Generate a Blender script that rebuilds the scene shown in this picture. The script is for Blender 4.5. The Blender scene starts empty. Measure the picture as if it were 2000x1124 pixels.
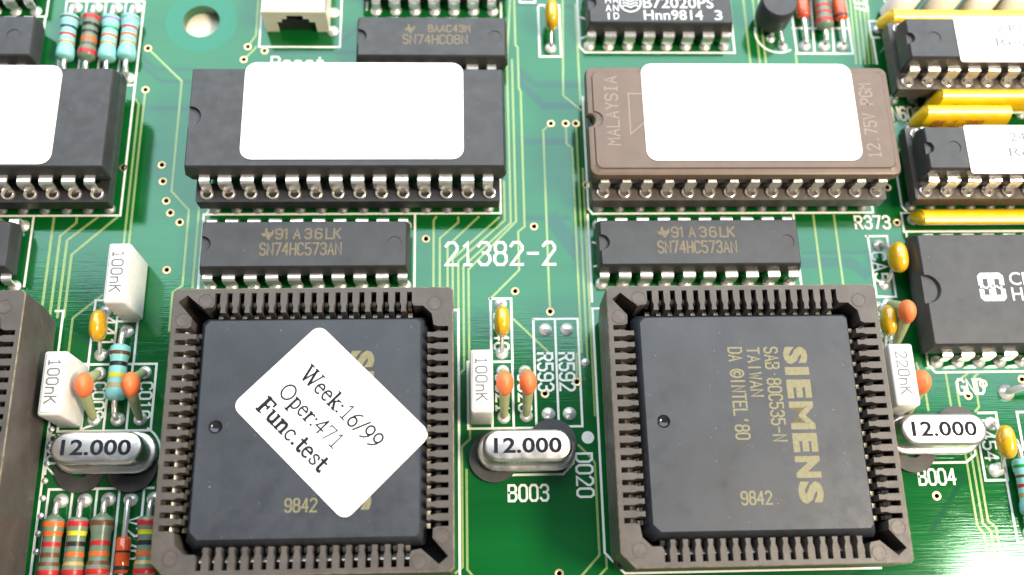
import bpy, bmesh, math, random
from mathutils import Vector, Matrix
from mathutils.geometry import tessellate_polygon
random.seed(7)
PI = math.pi
SC = bpy.context.scene
COL = SC.collection
SC.unit_settings.system = 'METRIC'
SC.unit_settings.scale_length = 0.001          # one unit is one millimetre

# ------------------------------------------------------------------ camera
cam_d = bpy.data.cameras.new('camera')
cam = bpy.data.objects.new('camera', cam_d)
COL.objects.link(cam)
cam.location = (0.0, 0.0, 116.137)
cam.rotation_euler = (math.radians(19.062), math.radians(-2.426), math.radians(-1.300))
cam_d.sensor_width = 36.0
cam_d.lens = 36.22
cam_d.clip_start = 1.0
cam_d.clip_end = 5000.0
cam_d.dof.use_dof = True
cam_d.dof.focus_distance = 113.5
cam_d.dof.aperture_fstop = 0.0362 / 1.7        # opening about 1.7 mm wide
SC.camera = cam

# ------------------------------------------------------------------ light
world = bpy.data.worlds.new('World')
SC.world = world
world.use_nodes = True
bg = world.node_tree.nodes['Background']
bg.inputs[0].default_value = (0.80, 0.90, 1.0, 1)
bg.inputs[1].default_value = 0.16

def area(name, loc, target, sx, sy, radiance, color):
    l = bpy.data.lights.new(name, 'AREA')
    l.shape = 'RECTANGLE'; l.size = sx; l.size_y = sy
    l.energy = radiance * PI * sx * sy
    l.color = color
    o = bpy.data.objects.new(name, l); COL.objects.link(o)
    o.location = loc
    d = Vector(target) - Vector(loc)
    o.rotation_euler = d.to_track_quat('-Z', 'Y').to_euler()
    return o
area('window_light', (35, 238, 232), (5, 38, 0), 640, 300, 4.8, (0.84, 0.93, 1.0))
area('room_fill', (0, -330, 250), (0, 40, 0), 700, 260, 0.28, (1.0, 0.96, 0.90))
area('warm_lamp', (226, -33, 300), (40, 35, 0), 116, 84, 74.0, (1.0, 0.83, 0.62))

SC.view_settings.view_transform = 'Standard'
SC.view_settings.look = 'None'
SC.view_settings.exposure = 0.0
SC.view_settings.gamma = 1.0
SC.view_settings.use_curve_mapping = False
SC.cycles.max_bounces = 8
SC.cycles.use_denoising = True

# ------------------------------------------------------------------ materials
MATS = {}
def mat(name, col, rough=0.5, metal=0.0, spec=0.5, var=0.0, vscale=0.6, bump=0.0, bscale=8.0, coat=0.0, rvar=0.0,
        specks=0.0, trans=0.0, sss=0.0, tint=None, stretch=(1, 1, 1)):
    m = bpy.data.materials.new(name); m.use_nodes = True
    nt = m.node_tree; N = nt.nodes; L = nt.links
    b = N['Principled BSDF']
    b.inputs['Base Color'].default_value = (*col, 1)
    b.inputs['Roughness'].default_value = rough
    b.inputs['Metallic'].default_value = metal
    b.inputs['Specular IOR Level'].default_value = spec
    b.inputs['Coat Weight'].default_value = coat
    b.inputs['Coat Roughness'].default_value = 0.12
    if tint: b.inputs['Specular Tint'].default_value = (*tint, 1)
    if trans: b.inputs['Transmission Weight'].default_value = trans
    if sss:
        b.inputs['Subsurface Weight'].default_value = sss
        b.inputs['Subsurface Radius'].default_value = (0.5, 0.35, 0.2)
    tc = N.new('ShaderNodeTexCoord'); mp = N.new('ShaderNodeMapping'); L.new(tc.outputs['Object'], mp.inputs[0])
    oi = N.new('ShaderNodeObjectInfo')
    sh = N.new('ShaderNodeVectorMath'); sh.operation = 'SCALE'; sh.inputs[3].default_value = 1.0
    cb = N.new('ShaderNodeCombineXYZ')
    mu = N.new('ShaderNodeMath'); mu.operation = 'MULTIPLY'; mu.inputs[1].default_value = 97.0
    L.new(oi.outputs['Random'], mu.inputs[0]); L.new(mu.outputs[0], cb.inputs[0]); L.new(mu.outputs[0], cb.inputs[1])
    L.new(cb.outputs[0], mp.inputs['Location'])
    mp.inputs['Scale'].default_value = stretch
    vec = mp.outputs[0]
    colsock = None
    if var:
        n = N.new('ShaderNodeTexNoise'); n.inputs['Scale'].default_value = vscale; n.inputs['Detail'].default_value = 5
        L.new(vec, n.inputs['Vector'])
        r = N.new('ShaderNodeValToRGB')
        r.color_ramp.elements[0].position = 0.3; r.color_ramp.elements[1].position = 0.72
        r.color_ramp.elements[0].color = (*[c * (1 - var) for c in col], 1)
        r.color_ramp.elements[1].color = (*[min(1, c * (1 + var)) for c in col], 1)
        L.new(n.outputs[0], r.inputs[0]); colsock = r.outputs[0]
    if specks:
        n2 = N.new('ShaderNodeTexNoise'); n2.inputs['Scale'].default_value = 2.3; n2.inputs['Detail'].default_value = 3
        L.new(vec, n2.inputs['Vector'])
        r2 = N.new('ShaderNodeValToRGB'); r2.color_ramp.elements[0].position = 0.735; r2.color_ramp.elements[1].position = 0.80
        L.new(n2.outputs[0], r2.inputs[0])
        v = N.new('ShaderNodeTexVoronoi'); v.inputs['Scale'].default_value = 1.1
        L.new(vec, v.inputs['Vector'])
        r3 = N.new('ShaderNodeValToRGB'); r3.color_ramp.elements[0].position = 0.03; r3.color_ramp.elements[1].position = 0.07
        r3.color_ramp.elements[0].color = (1, 1, 1, 1); r3.color_ramp.elements[1].color = (0, 0, 0, 1)
        L.new(v.outputs[0], r3.inputs[0])
        # only a few cells carry a speck
        wn = N.new('ShaderNodeMath'); wn.operation = 'GREATER_THAN'; wn.inputs[1].default_value = 0.62
        sp = N.new('ShaderNodeSeparateColor'); L.new(v.outputs['Color'], sp.inputs[0]); L.new(sp.outputs[0], wn.inputs[0])
        m1 = N.new('ShaderNodeMath'); m1.operation = 'MULTIPLY'; L.new(r3.outputs[0], m1.inputs[0]); L.new(wn.outputs[0], m1.inputs[1])
        m2 = N.new('ShaderNodeMath'); m2.operation = 'MAXIMUM'; L.new(m1.outputs[0], m2.inputs[0]); L.new(r2.outputs[0], m2.inputs[1])
        m3 = N.new('ShaderNodeMath'); m3.operation = 'MULTIPLY'; m3.inputs[1].default_value = specks; L.new(m2.outputs[0], m3.inputs[0])
        mx = N.new('ShaderNodeMix'); mx.data_type = 'RGBA'
        L.new(m3.outputs[0], mx.inputs[0])
        if colsock: L.new(colsock, mx.inputs[6])
        else: mx.inputs[6].default_value = (*col, 1)
        mx.inputs[7].default_value = (0.5, 0.48, 0.45, 1)
        colsock = mx.outputs[2]
    if colsock: L.new(colsock, b.inputs['Base Color'])
    if bump:
        n = N.new('ShaderNodeTexNoise'); n.inputs['Scale'].default_value = bscale; n.inputs['Detail'].default_value = 4
        L.new(vec, n.inputs['Vector'])
        bp = N.new('ShaderNodeBump'); bp.inputs['Strength'].default_value = bump; bp.inputs['Distance'].default_value = 0.05
        L.new(n.outputs[0], bp.inputs['Height']); L.new(bp.outputs[0], b.inputs['Normal'])
        if coat: L.new(bp.outputs[0], b.inputs['Coat Normal'])
    if rvar:
        n = N.new('ShaderNodeTexNoise'); n.inputs['Scale'].default_value = 0.9; n.inputs['Detail'].default_value = 6
        L.new(vec, n.inputs['Vector'])
        mr = N.new('ShaderNodeMapRange'); mr.inputs[1].default_value = 0.3; mr.inputs[2].default_value = 0.7
        mr.inputs[3].default_value = max(0.02, rough - rvar); mr.inputs[4].default_value = rough + rvar
        L.new(n.outputs[0], mr.inputs[0]); L.new(mr.outputs[0], b.inputs['Roughness'])
    MATS[name] = m
    return m
mat('solder_mask', (0.003, 0.092, 0.015), 0.085, spec=0.85, tint=(0.58, 1.0, 0.90), var=0.16, vscale=0.07, bump=0.13, bscale=1.3, rvar=0.035, stretch=(0.16, 4.5, 1))
mat('trace_green', (0.235, 0.34, 0.12), 0.14, spec=0.85, tint=(0.8, 1.0, 0.75), var=0.12, vscale=3.0, bump=0.25, bscale=5.0)
mat('inner_green', (0.006, 0.075, 0.026), 0.09, spec=0.78, tint=(0.66, 0.9, 1.0), bump=0.10, bscale=1.6)
mat('ring_green', (0.003, 0.115, 0.032), 0.08, spec=0.85, tint=(0.5, 1.0, 0.97), bump=0.1, bscale=1.6)
mat('silk', (0.74, 0.77, 0.72), 0.6, var=0.10, vscale=5)
mat('solder', (0.80, 0.80, 0.79), 0.36, metal=0.62, bump=0.25, bscale=2.0, rvar=0.08)
mat('tinned', (0.84, 0.82, 0.79), 0.22, metal=0.75, bump=0.03, bscale=2, rvar=0.05, var=0.05, vscale=1)
mat('tin_dull', (0.60, 0.60, 0.57), 0.42, metal=0.6, bump=0.2, bscale=6, var=0.12, vscale=3)
mat('gold', (0.85, 0.55, 0.17), 0.34, metal=0.7)
mat('contact_metal', (0.30, 0.285, 0.26), 0.30, metal=0.9)
mat('lead_dull', (0.36, 0.34, 0.30), 0.42, metal=0.7, var=0.2, vscale=1)
mat('plastic_gloss', (0.016, 0.017, 0.022), 0.10)
mat('via_metal', (0.62, 0.46, 0.26), 0.38, metal=1.0, bump=0.3, bscale=9)
mat('via_dark', (0.03, 0.022, 0.015), 0.6)
mat('plastic_black', (0.035, 0.036, 0.039), 0.46, bump=0.40, bscale=9, var=0.18, vscale=0.4, rvar=0.08, specks=0.30)
mat('plastic_deep', (0.022, 0.022, 0.024), 0.42, bump=0.3, bscale=9, rvar=0.06, specks=0.25)
mat('plastic_processor', (0.031, 0.036, 0.046), 0.45, bump=0.35, bscale=10, var=0.22, vscale=0.22, rvar=0.10, specks=0.4)
mat('plastic_socket', (0.076, 0.066, 0.059), 0.46, bump=0.5, bscale=5, var=0.20, vscale=0.4, rvar=0.10, specks=0.18)
mat('plastic_wear', (0.200, 0.165, 0.110), 0.5, bump=0.8, bscale=3, var=0.45, vscale=1.2)
mat('plastic_mark', (0.088, 0.073, 0.064), 0.42, bump=0.5, bscale=3, var=0.25, vscale=0.8)
mat('ceramic_brown', (0.128, 0.087, 0.063), 0.42, bump=0.4, bscale=5, var=0.10, vscale=0.5, specks=0.25)
mat('ceramic_edge', (0.105, 0.105, 0.115), 0.35, bump=0.3, bscale=5)
mat('emboss', (0.225, 0.175, 0.148), 0.5)
mat('label_white', (0.80, 0.80, 0.78), 0.6, bump=0.25, bscale=4, var=0.04, vscale=0.5)
mat('ink_dark', (0.016, 0.015, 0.024), 0.8, spec=0.15, var=0.3, vscale=6)
mat('ink_grey', (0.13, 0.13, 0.14), 0.6, var=0.3, vscale=6)
mat('ink_pale', (0.13, 0.13, 0.15), 0.6)
mat('ink_tan', (0.150, 0.120, 0.070), 0.55, var=0.22, vscale=3)
mat('ink_olive', (0.185, 0.168, 0.088), 0.55, var=0.18, vscale=3)
mat('ink_white', (0.66, 0.67, 0.70), 0.55, var=0.12, vscale=4)
mat('ink_red', (0.42, 0.13, 0.02), 0.6)
mat('ink_brown', (0.20, 0.10, 0.01), 0.6)
mat('cap_white', (0.72, 0.72, 0.70), 0.38, bump=0.2, bscale=1.6, var=0.07, vscale=0.8)
mat('cap_yellow', (0.62, 0.345, 0.004), 0.20, spec=0.8, coat=0.8, bump=0.40, bscale=1.0, var=0.10, vscale=0.7)
mat('cap_orange', (0.80, 0.185, 0.055), 0.50, bump=0.6, bscale=2.0, var=0.10, vscale=1.0, sss=0.05)
mat('cap_olive', (0.34, 0.38, 0.19), 0.48, bump=0.3, bscale=2.5, var=0.10, vscale=1.0)
mat('network_yellow', (0.84, 0.52, 0.006), 0.22, spec=0.6, coat=0.6, bump=0.12, bscale=0.7, var=0.06, vscale=0.5)
mat('res_blue', (0.24, 0.58, 0.56), 0.34, bump=0.25, bscale=1.5, var=0.08, vscale=1.0)
mat('res_grey', (0.145, 0.200, 0.135), 0.28, bump=0.25, bscale=1.5, var=0.10, vscale=1.0)
for n, c in dict(band_red=(0.46, 0.018, 0.022), band_orange=(0.66, 0.125, 0.018), band_brown=(0.13, 0.055, 0.025), band_black=(0.018, 0.018, 0.02),
                 band_yellow=(0.62, 0.56, 0.03), band_green=(0.015, 0.28, 0.07), band_gold=(0.42, 0.29, 0.10), band_violet=(0.25, 0.13, 0.33),
                 band_grey=(0.25, 0.30, 0.33)).items():
    mat(n, c, 0.32, bump=0.25, bscale=2.0, var=0.08, vscale=2)
mat('diode_glass', (0.62, 0.085, 0.020), 0.10, coat=0.6, var=0.3, vscale=0.8)
mat('can_metal', (0.72, 0.70, 0.67), 0.32, metal=1.0, bump=0.05, bscale=1.0, rvar=0.06, var=0.05, vscale=1.0)
mat('solder_shaded', (0.30, 0.31, 0.31), 0.5, metal=0.5, bump=0.3, bscale=2)  # darker copy of the solder; shade beneath the pin sockets is put into its colour
mat('washer_black', (0.040, 0.040, 0.042), 0.55, bump=0.4, bscale=2.5, var=0.3, vscale=0.6)
mat('jack_ivory', (0.74, 0.71, 0.58), 0.45, bump=0.15, bscale=2, var=0.05)
mat('cable_white', (0.66, 0.64, 0.60), 0.42, bump=0.15, bscale=1, var=0.06, vscale=0.2)
mat('table_top', (0.86, 0.81, 0.68), 0.6, var=0.1, vscale=0.05)

# fine scratches on the crystal cans
def scratch(m):
    nt = m.node_tree; N = nt.nodes; L = nt.links; b = N['Principled BSDF']
    tc = N.new('ShaderNodeTexCoord'); mp = N.new('ShaderNodeMapping'); mp.inputs['Rotation'].default_value = (0, 0, 0.6)
    mp.inputs['Scale'].default_value = (0.5, 14, 1); L.new(tc.outputs['Object'], mp.inputs[0])
    n = N.new('ShaderNodeTexNoise'); n.inputs['Scale'].default_value = 2.4; n.inputs['Detail'].default_value = 6; n.inputs['Distortion'].default_value = 0.6
    L.new(mp.outputs[0], n.inputs['Vector'])
    bp = N.new('ShaderNodeBump'); bp.inputs['Strength'].default_value = 0.18; bp.inputs['Distance'].default_value = 0.03
    L.new(n.outputs[0], bp.inputs['Height']); L.new(bp.outputs[0], b.inputs['Normal'])
scratch(MATS['can_metal'])

# ------------------------------------------------------------------ mesh helpers
CACHE = {}
def finish(bm, name, mats, smooth=35, weld=True):
    if weld: bmesh.ops.remove_doubles(bm, verts=bm.verts, dist=1e-5)
    bmesh.ops.recalc_face_normals(bm, faces=bm.faces)
    me = bpy.data.meshes.new(name); bm.to_mesh(me); bm.free()
    for m in (mats if isinstance(mats, (list, tuple)) else [mats]): me.materials.append(MATS[m])
    if smooth:
        for p in me.polygons: p.use_smooth = True
        me.set_sharp_from_angle(angle=math.radians(smooth))
    return me
def cached(key, fn):
    if key not in CACHE: CACHE[key] = fn()
    return CACHE[key]
def link(name, data, parent=None, loc=(0, 0, 0), rz=0.0, label=None):
    o = bpy.data.objects.new(name, data); COL.objects.link(o)
    o.location = loc; o.rotation_euler = (0, 0, rz)
    if parent: o.parent = parent
    if label: o['label'] = label
    return o
def thing(name, label, cat, loc=(0, 0, 0), rz=0.0, group=None):
    o = bpy.data.objects.new(name, None); COL.objects.link(o)
    o.empty_display_size = 1.0
    o.location = loc; o.rotation_euler = (0, 0, rz)
    o['label'] = label; o['category'] = cat
    if group: o['group'] = group
    return o
def rect(x0, y0, x1, y1): return [(x0, y0), (x1, y0), (x1, y1), (x0, y1)]
def chamf(hx, hy, c):
    if not isinstance(c, (list, tuple)): c = [c] * 4        # bl br tr tl
    return [(-hx, -hy + c[0]), (-hx + c[0], -hy), (hx - c[1], -hy), (hx, -hy + c[1]), (hx, hy - c[2]), (hx - c[2], hy), (-hx + c[3], hy), (-hx, hy - c[3])]
def rrect(hx, hy, r, n=5):
    P = []
    for cx, cy, a0 in ((hx - r, hy - r, 0), (-hx + r, hy - r, 90), (-hx + r, -hy + r, 180), (hx - r, -hy + r, 270)):
        for i in range(n + 1):
            a = math.radians(a0 + 90 * i / n); P.append((cx + r * math.cos(a), cy + r * math.sin(a)))
    return P
def circ(cx, cy, r, n=16, ph=0.0): return [(cx + r * math.cos(ph + 2 * PI * i / n), cy + r * math.sin(ph + 2 * PI * i / n)) for i in range(n)]
def cap(bm, loops, mi=0):
    """loops: list of loops of BMVerts, the first outer, the rest holes"""
    flat = [v for l in loops for v in l]
    tris = tessellate_polygon([[v.co for v in l] for l in loops])
    for t in tris:
        try: f = bm.faces.new([flat[i] for i in t]); f.material_index = mi
        except ValueError: pass
def loft(bm, layers, bottom=True, top=True, mi=0, holes=()):
    """layers: [(poly, z)], all of one length; holes: [(poly, depth)] sunk into the top"""
    vs = [[bm.verts.new((x, y, z)) for x, y in poly] for poly, z in layers]
    n = len(vs[0])
    for a, b in zip(vs, vs[1:]):
        for i in range(n):
            f = bm.faces.new((a[i], a[(i + 1) % n], b[(i + 1) % n], b[i])); f.material_index = mi
    if bottom: cap(bm, [vs[0]], mi)
    if top:
        z = layers[-1][1]; hv = []
        for poly, depth in holes:
            u = [bm.verts.new((x, y, z)) for x, y in poly]; l = [bm.verts.new((x, y, z - depth)) for x, y in poly]
            m = len(u)
            for i in range(m): bm.faces.new((u[i], u[(i + 1) % m], l[(i + 1) % m], l[i])).material_index = mi
            cap(bm, [l], mi); hv.append(u)
        cap(bm, [vs[-1]] + hv, mi)
def prism(bm, outer, z0, z1, holes=(), mi=0):
    """plate with through holes"""
    L0 = [outer] + list(holes); lo = []; hi = []
    for poly in L0:
        a = [bm.verts.new((x, y, z0)) for x, y in poly]; b = [bm.verts.new((x, y, z1)) for x, y in poly]; n = len(a)
        for i in range(n): bm.faces.new((a[i], a[(i + 1) % n], b[(i + 1) % n], b[i])).material_index = mi
        lo.append(a); hi.append(b)
    cap(bm, lo, mi); cap(bm, hi, mi)
def lathe(bm, prof, n=14, axis='z', mi=0, close=True, org=(0, 0, 0)):
    rings = []
    for r, h in prof:
        ring = []
        for i in range(n):
            a = 2 * PI * i / n; c, s = r * math.cos(a), r * math.sin(a)
            p = (c, s, h) if axis == 'z' else (c, h, s)
            ring.append(bm.verts.new((p[0] + org[0], p[1] + org[1], p[2] + org[2])))
        rings.append(ring)
    for a, b in zip(rings, rings[1:]):
        for i in range(n): bm.faces.new((a[i], a[(i + 1) % n], b[(i + 1) % n], b[i])).material_index = mi
    if close:
        for r in (rings[0], rings[-1]): bm.faces.new(r).material_index = mi
def tube(bm, pts, rad, n=8, mi=0):
    if not isinstance(rad, (list, tuple)): rad = [rad] * len(pts)
    P = [Vector(p) for p in pts]; rings = []; side = None
    for i, p in enumerate(P):
        d = (P[min(i + 1, len(P) - 1)] - P[max(i - 1, 0)]).normalized()
        if side is None: side = d.orthogonal().normalized()
        side = (side - d * side.dot(d)).normalized(); up_ = d.cross(side)
        rings.append([bm.verts.new(p + (side * math.cos(2 * PI * k / n) + up_ * math.sin(2 * PI * k / n)) * rad[i]) for k in range(n)])
    for a, b in zip(rings, rings[1:]):
        for i in range(n): bm.faces.new((a[i], a[(i + 1) % n], b[(i + 1) % n], b[i])).material_index = mi
    bm.faces.new(rings[0]).material_index = mi; bm.faces.new(rings[-1]).material_index = mi
def smooth_path(pts, n=4):
    P = [Vector(p) for p in pts]; out = []
    for i in range(len(P) - 1):
        p0, p1, p2, p3 = P[max(i - 1, 0)], P[i], P[i + 1], P[min(i + 2, len(P) - 1)]
        for k in range(n):
            t = k / n
            out.append(0.5 * ((2 * p1) + (p2 - p0) * t + (2 * p0 - 5 * p1 + 4 * p2 - p3) * t * t + (3 * p1 - p0 - 3 * p2 + p3) * t ** 3))
    out.append(P[-1]); return out
def strip(bm, path, thick, mi=0):
    """bent sheet metal: path [(y, z, xmin, xmax)], thickness measured across the bend"""
    n = len(path); A = []; B = []
    for i, (y, z, x0, x1) in enumerate(path):
        ya, za = path[max(i - 1, 0)][:2]; yb, zb = path[min(i + 1, n - 1)][:2]
        d = Vector((yb - ya, zb - za)).normalized(); nn = Vector((-d.y, d.x)) * thick / 2
        A.append((bm.verts.new((x0, y + nn.x, z + nn.y)), bm.verts.new((x1, y + nn.x, z + nn.y))))
        B.append((bm.verts.new((x0, y - nn.x, z - nn.y)), bm.verts.new((x1, y - nn.x, z - nn.y))))
    for i in range(n - 1):
        a0, a1 = A[i]; a2, a3 = A[i + 1]; b0, b1 = B[i]; b2, b3 = B[i + 1]
        for f in ((a0, a1, a3, a2), (b1, b0, b2, b3), (a0, a2, b2, b0), (a1, b1, b3, a3)): bm.faces.new(f).material_index = mi
    bm.faces.new((A[0][0], B[0][0], B[0][1], A[0][1])); bm.faces.new((A[-1][0], A[-1][1], B[-1][1], B[-1][0]))
def ribbon(bm, pts, w, z=0.0, closed=False, mi=0):
    P = [Vector(p[:2]) for p in pts]
    if not closed:
        Q = [P[0]]
        for p in P[1:]:
            if (p - Q[-1]).length > 1e-4: Q.append(p)
        P = Q
    n = len(P)
    if n < 2: return
    L = []; R = []; h = w / 2
    for i, p in enumerate(P):
        if closed: a, b = P[i - 1], P[(i + 1) % n]
        else: a, b = (P[i - 1] if i else None), (P[i + 1] if i < n - 1 else None)
        d0 = (p - a).normalized() if a is not None else None; d1 = (b - p).normalized() if b is not None else None
        if d0 is None: d0 = d1
        if d1 is None: d1 = d0
        n0 = Vector((-d0.y, d0.x)); n1 = Vector((-d1.y, d1.x)); m = n0 + n1
        m = n0 if m.length < 1e-3 else m.normalized()
        k = min(1.8, 1.0 / max(0.35, m.dot(n0)))
        q = p
        if not closed and i == 0: q = p - d1 * h * 0.75
        if not closed and i == n - 1: q = p + d0 * h * 0.75
        L.append(bm.verts.new((*(q + m * h * k), z))); R.append(bm.verts.new((*(q - m * h * k), z)))
    for i in range(n if closed else n - 1):
        j = (i + 1) % n
        bm.faces.new((R[i], R[j], L[j], L[i])).material_index = mi
def ball(bm, c, r, nu=14, nv=8, mi=0, fn=None):
    """ellipsoid; fn may deform the unit direction"""
    rows = []
    for j in range(nv + 1):
        t = PI * j / nv - PI / 2; row = []
        for i in range(nu):
            a = 2 * PI * i / nu; v = Vector((math.cos(t) * math.cos(a), math.cos(t) * math.sin(a), math.sin(t)))
            if fn: v = fn(v)
            row.append(bm.verts.new((c[0] + r[0] * v.x, c[1] + r[1] * v.y, c[2] + r[2] * v.z)))
        rows.append(row)
    for a, b in zip(rows, rows[1:]):
        for i in range(nu): bm.faces.new((a[i], a[(i + 1) % nu], b[(i + 1) % nu], b[i])).material_index = mi

# ------------------------------------------------------------------ lettering
def arcp(cx, cy, rx, ry, a0, a1, n=12): return [(cx + rx * math.cos(math.radians(a0 + (a1 - a0) * i / n)), cy + ry * math.sin(math.radians(a0 + (a1 - a0) * i / n))) for i in range(n + 1)]
def oct_(x0, y0, x1, y1, c=1.0): return [(x0, y0 + c), (x0, y1 - c), (x0 + c, y1), (x1 - c, y1), (x1, y1 - c), (x1, y0 + c), (x1 - c, y0), (x0 + c, y0), (x0, y0 + c)]
GL = {
 '0': [oct_(0, 0, 4, 6)], '1': [[(0.8, 5), (2, 6), (2, 0)], [(0.8, 0), (3.2, 0)]], '2': [[(0, 5), (1, 6), (3, 6), (4, 5), (4, 4), (0, 0), (4, 0)]],
 '3': [[(0, 5), (1, 6), (3, 6), (4, 5), (4, 4.1), (3, 3.2), (1.6, 3.2)], [(3, 3.2), (4, 2.2), (4, 1), (3, 0), (1, 0), (0, 1)]],
 '4': [[(2.9, 6), (0, 1.9), (4, 1.9)], [(3, 0), (3, 6)]], '5': [[(3.8, 6), (0.2, 6), (0.2, 3.5), (3, 3.5), (4, 2.5), (4, 1), (3, 0), (1, 0), (0, 1)]],
 '6': [[(4, 5.2), (3, 6), (1, 6), (0, 5), (0, 1), (1, 0), (3, 0), (4, 1), (4, 2.4), (3, 3.4), (0.9, 3.4)]], '7': [[(0, 6), (4, 6), (1.5, 0)]],
 '8': [oct_(0.2, 3.2, 3.8, 6, 0.8), oct_(0, 0, 4, 3.2, 0.9)], '9': [[(0, 0.8), (1, 0), (3, 0), (4, 1), (4, 5), (3, 6), (1, 6), (0, 5), (0, 3.6), (1, 2.7), (3.1, 2.7)]],
 '-': [[(0.3, 3), (3.7, 3)]], '.': [[(1.8, 0), (2.2, 0.3)]],
 'A': [[(0, 0), (2, 6), (4, 0)], [(0.8, 2), (3.2, 2)]], 'B': [[(0, 0), (0, 6), (3, 6), (3.8, 5.2), (3.8, 4), (3, 3.2), (0, 3.2)], [(3, 3.2), (4, 2.3), (4, 1), (3, 0), (0, 0)]],
 'C': [[(4, 5), (3, 6), (1, 6), (0, 5), (0, 1), (1, 0), (3, 0), (4, 1)]], 'D': [[(0, 0), (0, 6), (2.8, 6), (4, 4.8), (4, 1.2), (2.8, 0), (0, 0)]],
 'G': [[(4, 5), (3, 6), (1, 6), (0, 5), (0, 1), (1, 0), (3, 0), (4, 1), (4, 2.8), (2.4, 2.8)]], 'I': [[(2, 0), (2, 6)], [(1, 0), (3, 0)], [(1, 6), (3, 6)]],
 'K': [[(0, 0), (0, 6)], [(4, 6), (0.3, 2.8)], [(1.2, 3.6), (4, 0)]], 'L': [[(0, 6), (0, 0), (4, 0)]], 'M': [[(0, 0), (0, 6), (2, 3), (4, 6), (4, 0)]],
 'N': [[(0, 0), (0, 6), (4, 0), (4, 6)]], 'P': [[(0, 0), (0, 6), (3, 6), (4, 5), (4, 3.8), (3, 2.8), (0, 2.8)]],
 'R': [[(0, 0), (0, 6), (3, 6), (4, 5), (4, 4), (3, 3), (0, 3)], [(2, 3), (4, 0)]], 'S': [[(4, 5), (3, 6), (1, 6), (0, 5), (0, 4.2), (1, 3.2), (3, 3), (4, 2), (4, 1), (3, 0), (1, 0), (0, 1)]],
 'V': [[(0, 6), (2, 0), (4, 6)]], 'Y': [[(0, 6), (2, 3), (4, 6)], [(2, 3), (2, 0)]], 'X': [[(0, 0), (4, 6)], [(0, 6), (4, 0)]],
 'T': [[(0, 6), (4, 6)], [(2, 6), (2, 0)]], 'W': [[(0, 6), (0.9, 0), (2, 4.6), (3.1, 0), (4, 6)]], 'E': [[(4, 6), (0, 6), (0, 0), (4, 0)], [(0, 3.1), (3.2, 3.1)]],
 'H': [[(0, 0), (0, 6)], [(4, 0), (4, 6)], [(0, 3), (4, 3)]], 'i': [[(2, 0), (2, 6)]], 'l': [[(1.0, 5), (2.3, 6), (2.3, 0)]], '\u2019': [[(2.2, 6), (1.8, 4.6)]],
 '\u00a9': [arcp(2, 3, 2.9, 3.0, 0, 360, 20), arcp(2, 3, 1.3, 1.5, 45, 315, 10)],
 'n': [[(0.2, 0), (0.2, 4)], [(0.2, 3), (1.2, 4), (2.9, 4), (3.8, 3.1), (3.8, 0)]], 'e': [[(0.2, 2.2), (3.8, 2.2), (3.8, 3.2), (3, 4), (1, 4), (0.1, 3), (0.1, 1), (1, 0), (3.4, 0)]],
 's': [[(3.7, 3.6), (3, 4), (1, 4), (0.3, 3.2), (1, 2.2), (3, 1.9), (3.8, 1), (3, 0), (1, 0), (0.2, 0.5)]], 't': [[(1.5, 5.6), (1.5, 0.8), (2.2, 0), (3.4, 0.2)], [(0.3, 4), (3.2, 4)]],
}
def stroke_mesh(s, w, h, lw, m):
    n = len(s); pitch = w / (n - 0.30) if n > 1 else w
    bm = bmesh.new(); k = 0
    for i, ch in enumerate(s):
        for st in GL.get(ch, []):
            cw = pitch * 0.70 if n > 1 else w
            pts = [(i * pitch + x / 4 * cw, y / 6 * h) for x, y in st]
            ribbon(bm, pts if math.dist(st[0], st[-1]) > 1e-6 else pts[:-1], lw, z=0.0015 * (k % 4), closed=math.dist(st[0], st[-1]) < 1e-6); k += 1
    return finish(bm, 'lettering', m, smooth=0)
def stroke_text(name, s, x, y, z, w, h, lw, m, parent, rz=0.0, label=None):
    return link(name, stroke_mesh(s, w, h, lw, m), parent, (x, y, z), rz, label)
def font_mesh(s, w, h, m, bold=0.0, space=1.0):
    c = bpy.data.curves.new('t', 'FONT'); c.body = s; c.size = 1.0; c.offset = bold; c.resolution_u = 3; c.fill_mode = 'FRONT'; c.space_character = space
    o = bpy.data.objects.new('t', c); COL.objects.link(o)
    bpy.context.view_layer.update()
    me = bpy.data.meshes.new_from_object(o.evaluated_get(bpy.context.evaluated_depsgraph_get()))
    bpy.data.objects.remove(o); bpy.data.curves.remove(c)
    xs = [v.co.x for v in me.vertices]; ys = [v.co.y for v in me.vertices]
    x0, x1, y0, y1 = min(xs), max(xs), min(ys), max(ys)
    for v in me.vertices: v.co = ((v.co.x - x0) / (x1 - x0) * w, (v.co.y - y0) / (y1 - y0) * h, 0)
    me.materials.clear(); me.materials.append(MATS[m])
    return me
def font_text(name, s, x, y, z, w, h, m, parent, rz=0.0, bold=0.0, space=1.0):
    me = cached(('font', s, w, h, m, bold, space), lambda: font_mesh(s, w, h, m, bold, space))
    return link(name, me, parent, (x, y, z), rz)

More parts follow.
